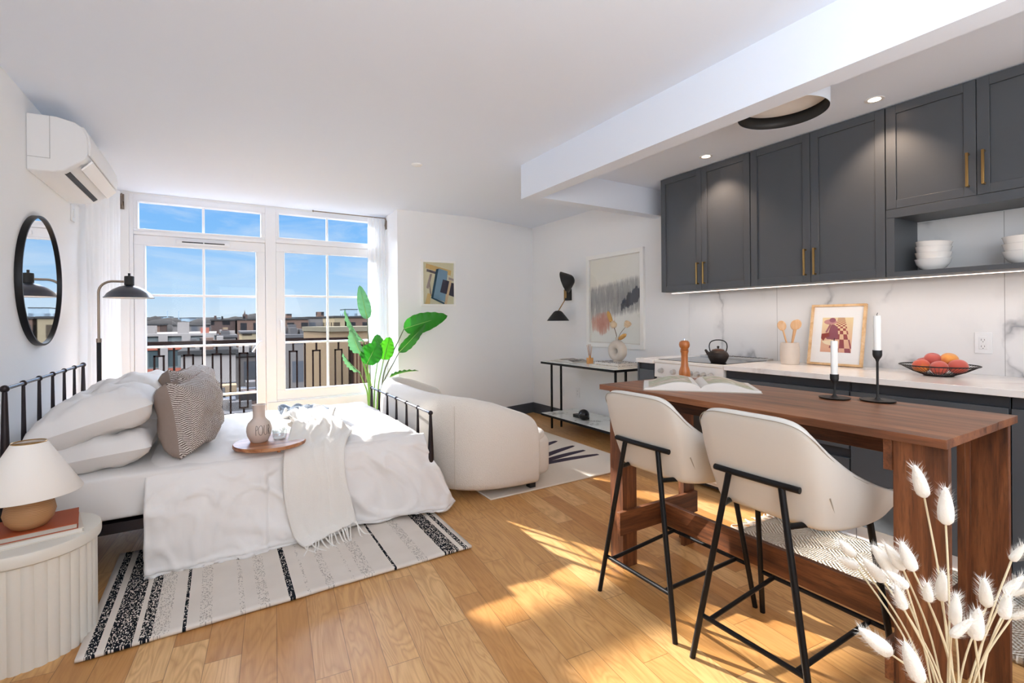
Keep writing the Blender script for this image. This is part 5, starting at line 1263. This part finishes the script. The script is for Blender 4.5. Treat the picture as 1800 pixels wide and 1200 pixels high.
# ================================================================== BAR STOOLS
def make_stool(lab):
    t = thing('bar_stool', lab, 'stool', (0, 0, 0), group='bar stools at the walnut table')
    tab = [(0, (-.222, 0, .928), (-.118, 0, .575)), (1, (-.221, .06, .928), (-.118, .05, .575)), (2, (-.219, .118, .925), (-.117, .10, .575)), (3, (-.212, .158, .912), (-.112, .135, .575)), (4, (-.190, .188, .880), (-.10, .163, .574)),
           (5, (-.140, .206, .825), (-.06, .185, .572)), (6, (-.050, .216, .765), (0, .198, .570)), (7, (.060, .227, .712), (.08, .207, .572)), (8, (.160, .240, .675), (.165, .213, .585)), (9, (.245, .238, .652), (.24, .208, .612))]
    tops = catmull([a[1] for a in tab], 5); bots = catmull([a[2] for a in tab], 5)
    full = [(Vector((a.x, -a.y, a.z)), Vector((b.x, -b.y, b.z))) for a, b in list(zip(tops, bots))[::-1]][:-1] + list(zip(tops, bots))
    rows = []
    for a, b in full:
        r = []
        ctr = Vector((.02, 0, 0)); 
        for k in range(13):
            v = k / 12; p = b.lerp(a, v); out = Vector((p.x - ctr.x, p.y, 0)).normalized()
            r.append(tuple(p + out * (.010 * math.sin(math.pi * v))))
        rows.append(r)
    build('shell', MB().grid(rows), LEATHER, t, solid=.034, subsurf=1, sharp=0)
    edge = [Vector(r[-1]) * 1 for r in rows]; off = []
    for p in edge: o_ = Vector((p.x - .02, p.y, 0)).normalized(); off.append(p + o_ * .0165 + Vector((0, 0, -.012)))
    build('seam_piping', MB().tube(off, .0016, 6), SEAM, t)
    for sg in (-1, 1): build('side_seam', MB().tube([(-.060, sg * .203, .585), (-.105, sg * .205, .64), (-.135, sg * .208, .69)], .0022, 6), SEAM, t)
    build('seat', superbox(MB(), (.055, 0, .606), (.190, .200, .036), .45, 56, 20), LEATHER, t, sharp=0)
    R = .0105
    for sg in (-1, 1):
        build('leg', MB().tube([(-.190, sg * .092, .700), (-.237, sg * .213, .0)], R, 12), BLACK, t, label='rear leg'); build('leg', MB().tube([(.140, sg * .196, .575), (.240, sg * .236, .0)], R, 12), BLACK, t, label='front leg')
        build('side_rail', MB().tube([(-.197, sg * .112, .585), (.140, sg * .196, .572)], .0095, 10), BLACK, t)
        build('side_footrest', MB().tube([(-.221, sg * .150, .166), (.209, sg * .168, .186)], .0085, 10), BLACK, t)
    build('back_bar', MB().tube([(-.188, -.148, .706), (-.191, -.06, .706), (-.191, .06, .706), (-.188, .148, .706)], R, 12), BLACK, t)
    build('front_rail', MB().tube([(.140, -.196, .572), (.140, .196, .572)], .0095, 10), BLACK, t)
    build('rear_footrest', MB().tube([(-.221, -.185, .166), (-.221, .185, .166)], .0085, 10), BLACK, t); build('front_footrest', MB().tube([(.209, -.224, .186), (.209, .224, .186)], .0085, 10), BLACK, t)
    return t
s1 = make_stool('stone leather bar stool at the far end of the walnut table'); s1.location = (1.712, 1.462, 0)
s2 = copy_tree(s1); s2.location = (1.704, .952, 0); s2['label'] = 'stone leather bar stool nearer the viewer, by the dried grasses'

# ================================================================== BRAIDED RUNNER
def runner_mat():
    m = mat('braided_wool', '#d8cfc0', .95, spec=.05); gg = G(m.node_tree); b = bs(m); x, y, z = gg.sep(gg.pos())
    u = gg.m('DIVIDE', gg.m('ADD', x, y), .20); v = gg.m('DIVIDE', gg.m('SUBTRACT', x, y), .20)
    par = gg.m('MODULO', gg.m('ABSOLUTE', gg.m('ADD', gg.m('FLOOR', u), gg.m('FLOOR', v))), 2.0)
    ws = gg.m('SINE', gg.m('MULTIPLY', gg.m('ADD', u, gg.m('MULTIPLY', gg.m('SINE', gg.m('MULTIPLY', v, 60.0)), .012)), 56.0)); wt = gg.m('SINE', gg.m('MULTIPLY', gg.m('ADD', v, gg.m('MULTIPLY', gg.m('SINE', gg.m('MULTIPLY', u, 60.0)), .012)), 56.0))
    h = gg.m('ADD', gg.m('MULTIPLY', ws, par), gg.m('MULTIPLY', wt, gg.m('SUBTRACT', 1.0, par)))
    h = gg.m('ADD', gg.m('MULTIPLY', h, .5), gg.m('MULTIPLY', gg.noise(gg.pos(), 130, 3), .8))
    gg.set(b.inputs['Base Color'], gg.ramp(h, [(.0, lin('#a89781')), (.3, lin('#d8cfc1')), (.7, lin('#ece6db'))]))
    gg.set(b.inputs['Normal'], gg.bump(h, 1.0, .009)); return m
RUN = runner_mat()
t = thing('runner_rug', 'cream braided runner rug with tassels between table and kitchen', 'rug', (2.69, .9, 0))
rows = [[(lerp(2.41, 2.975, j / 24) + .006 * noise.noise((i * .4, j, 0)), lerp(.12, 1.675, i / 60) + .006 * noise.noise((j * .4, i * .2, 3)), .017 + .003 * noise.noise((i * .7, j * .7, 1))) for j in range(25)] for i in range(61)]
build('pile', W(t).grid(rows), RUN, t, solid=.026, sharp=0)
TS = mat('rope_tassel', '#ddd3c3', .95, bump=.6, bscale=200)
for k in range(15):
    x = 2.43 + k * .0375; rr = random.Random(k + 50)
    build('tassel', W(t).tube(catmull([(x, 1.67, .02), (x + rr.uniform(-.012, .012), 1.70, .022), (x + rr.uniform(-.02, .02), 1.735, .012), (x + rr.uniform(-.03, .03), 1.765 + rr.uniform(-.01, .015), .008)], 4), [.008] * 5 + [.006] * 5 + [.0045] * 3, 7), TS, t)

# ================================================================== DRIED BUNNY TAILS
t = thing('floor_vase', 'tall pale floor vase holding the dried bunny tail grasses', 'vase', (.79, .225, 0))
build('body', MB().lathe([(0, 0), (.06, 0), (.065, .005), (.075, .20), (.085, .45), (.075, .60), (.045, .68), (.036, .70), (.040, .725), (.036, .725), (.031, .70), (.04, .67), (0, .60)], 40), mat('pale_vase', '#d5cec2', .6), t)
HEAD = mat('bunny_tail_fluff', '#f1ede4', .95, spec=.05, sheen=.5, bump=.6, bscale=350, bdist=.002); HAIR = mat('bunny_tail_awn', '#f3efe6', .9); STRAW = mat('straw_stem', '#d9cba9', .8)
bt = [((0.774, 0.255, 1.004), (0.752, 0.257, 1.047), 'tallest left one, alone before the near table leg'),
((0.772, 0.233, 0.977), (0.759, 0.229, 1.026), 'second tallest, upright just right of the tallest'),
((0.741, 0.322, 0.909), (0.714, 0.327, 0.934), 'far left one, before the braided runner'),
((0.767, 0.33, 0.883), (0.734, 0.338, 0.901), 'far left one, nearly level, under its upper neighbour'),
((0.752, 0.292, 0.885), (0.718, 0.301, 0.92), 'narrow one leaning left before the stool front leg'),
((0.776, 0.289, 0.891), (0.74, 0.299, 0.932), 'big one leaning left, upper of the crossing pair'),
((0.762, 0.274, 0.906), (0.731, 0.281, 0.943), 'leaning left at the edge of the near table leg'),
((0.749, 0.259, 0.915), (0.724, 0.262, 0.955), 'leaning left before the left half of the near table leg'),
((0.73, 0.259, 0.899), (0.697, 0.267, 0.924), 'plump one leaning left, lower of the crossing pair'),
((0.702, 0.252, 0.884), (0.682, 0.252, 0.917), 'plump one below the crossing pair'),
((0.753, 0.245, 0.881), (0.74, 0.241, 0.909), 'small upright one before the middle of the near leg'),
((0.792, 0.244, 0.87), (0.781, 0.239, 0.913), 'upright one at the right edge of the near leg'),
((0.754, 0.22, 0.865), (0.744, 0.215, 0.906), 'spiky one before the gap between the two near legs'),
((0.725, 0.215, 0.863), (0.733, 0.198, 0.89), 'one leaning right below the spiky one'),
((0.815, 0.207, 0.874), (0.799, 0.205, 0.914), 'upright one before the rear table leg'),
((0.761, 0.204, 0.854), (0.753, 0.198, 0.895), 'upright plump one right of the one leaning right'),
((0.842, 0.191, 0.93), (0.841, 0.179, 0.955), 'high one at the right picture edge'),
((0.807, 0.189, 0.901), (0.812, 0.174, 0.927), 'one leaning right under the high right one'),
((0.777, 0.183, 0.884), (0.769, 0.177, 0.918), 'upright one in the right hand cluster'),
((0.84, 0.191, 0.859), (0.845, 0.177, 0.874), 'low level one at the right picture edge'),
((0.687, 0.261, 0.831), (0.645, 0.275, 0.867), 'lowest left one, leaning out over the floor'),
((0.68, 0.23, 0.82), (0.654, 0.234, 0.871), 'lowest one, large, at the bottom edge'),
((0.885, 0.2, 0.87), (0.887, 0.186, 0.885), 'furthest right one, cut by the picture edge')]
root = Vector((.789, .226, .712))
for k, (b, tp, where) in enumerate(bt):
    b = Vector(b); tp = Vector(tp); rr = random.Random(k)
    t = thing('bunny_tail', 'dried bunny tail grass, ' + where, 'dried grass', tuple(root), group='dried bunny tail grasses')
    a = Vector((rr.uniform(-.016, .016), rr.uniform(-.016, .016), -.03)); q = b - root
    mid = a.lerp(q, .55) + Vector((-(q.x) * .10, -(q.y) * .10, .012)) + Vector((rr.uniform(-.004, .004), rr.uniform(-.004, .004), 0))
    build('stem', MB().tube(catmull([a, mid, q], 8), .00115, 6), STRAW, t)
    d = tp - b; L = d.length * 1.02; d.normalize(); M = tr(*q) @ d.to_track_quat('Z', 'Y').to_matrix().to_4x4()
    R = L * .16 * rr.uniform(.9, 1.1)
    hd_ = build('flower_head', MB(M).lathe([(0, -.001), (R * .55, .0015), (R * .92, L * .12), (R, L * .28), (R * .93, L * .48), (R * .74, L * .68), (R * .46, L * .86), (R * .16, L * .98), (0, L)], 18), HEAD, t, sharp=0)
    mb = MB(M)
    for n_ in range(320):
        s_ = rr.uniform(.02, .95); ph = rr.uniform(0, 6.283); r0 = R * (1 - .78 * max(0, s_ - .3) ** 1.3 * 1.4) * (.9 if s_ > .1 else .7); ln = rr.uniform(.003, .0105)
        ca, sa = math.cos(ph), math.sin(ph); p0 = Vector((r0 * .9 * ca, r0 * .9 * sa, L * s_)); p1 = p0 + Vector((ca * ln * .75, sa * ln * .75, ln * .85)); sdv = Vector((-sa, ca, 0)) * .0002
        mb.add([p0 - sdv, p0 + sdv, p1], [(0, 1, 2)])
    build('awns', mb, HAIR, t, sharp=0)
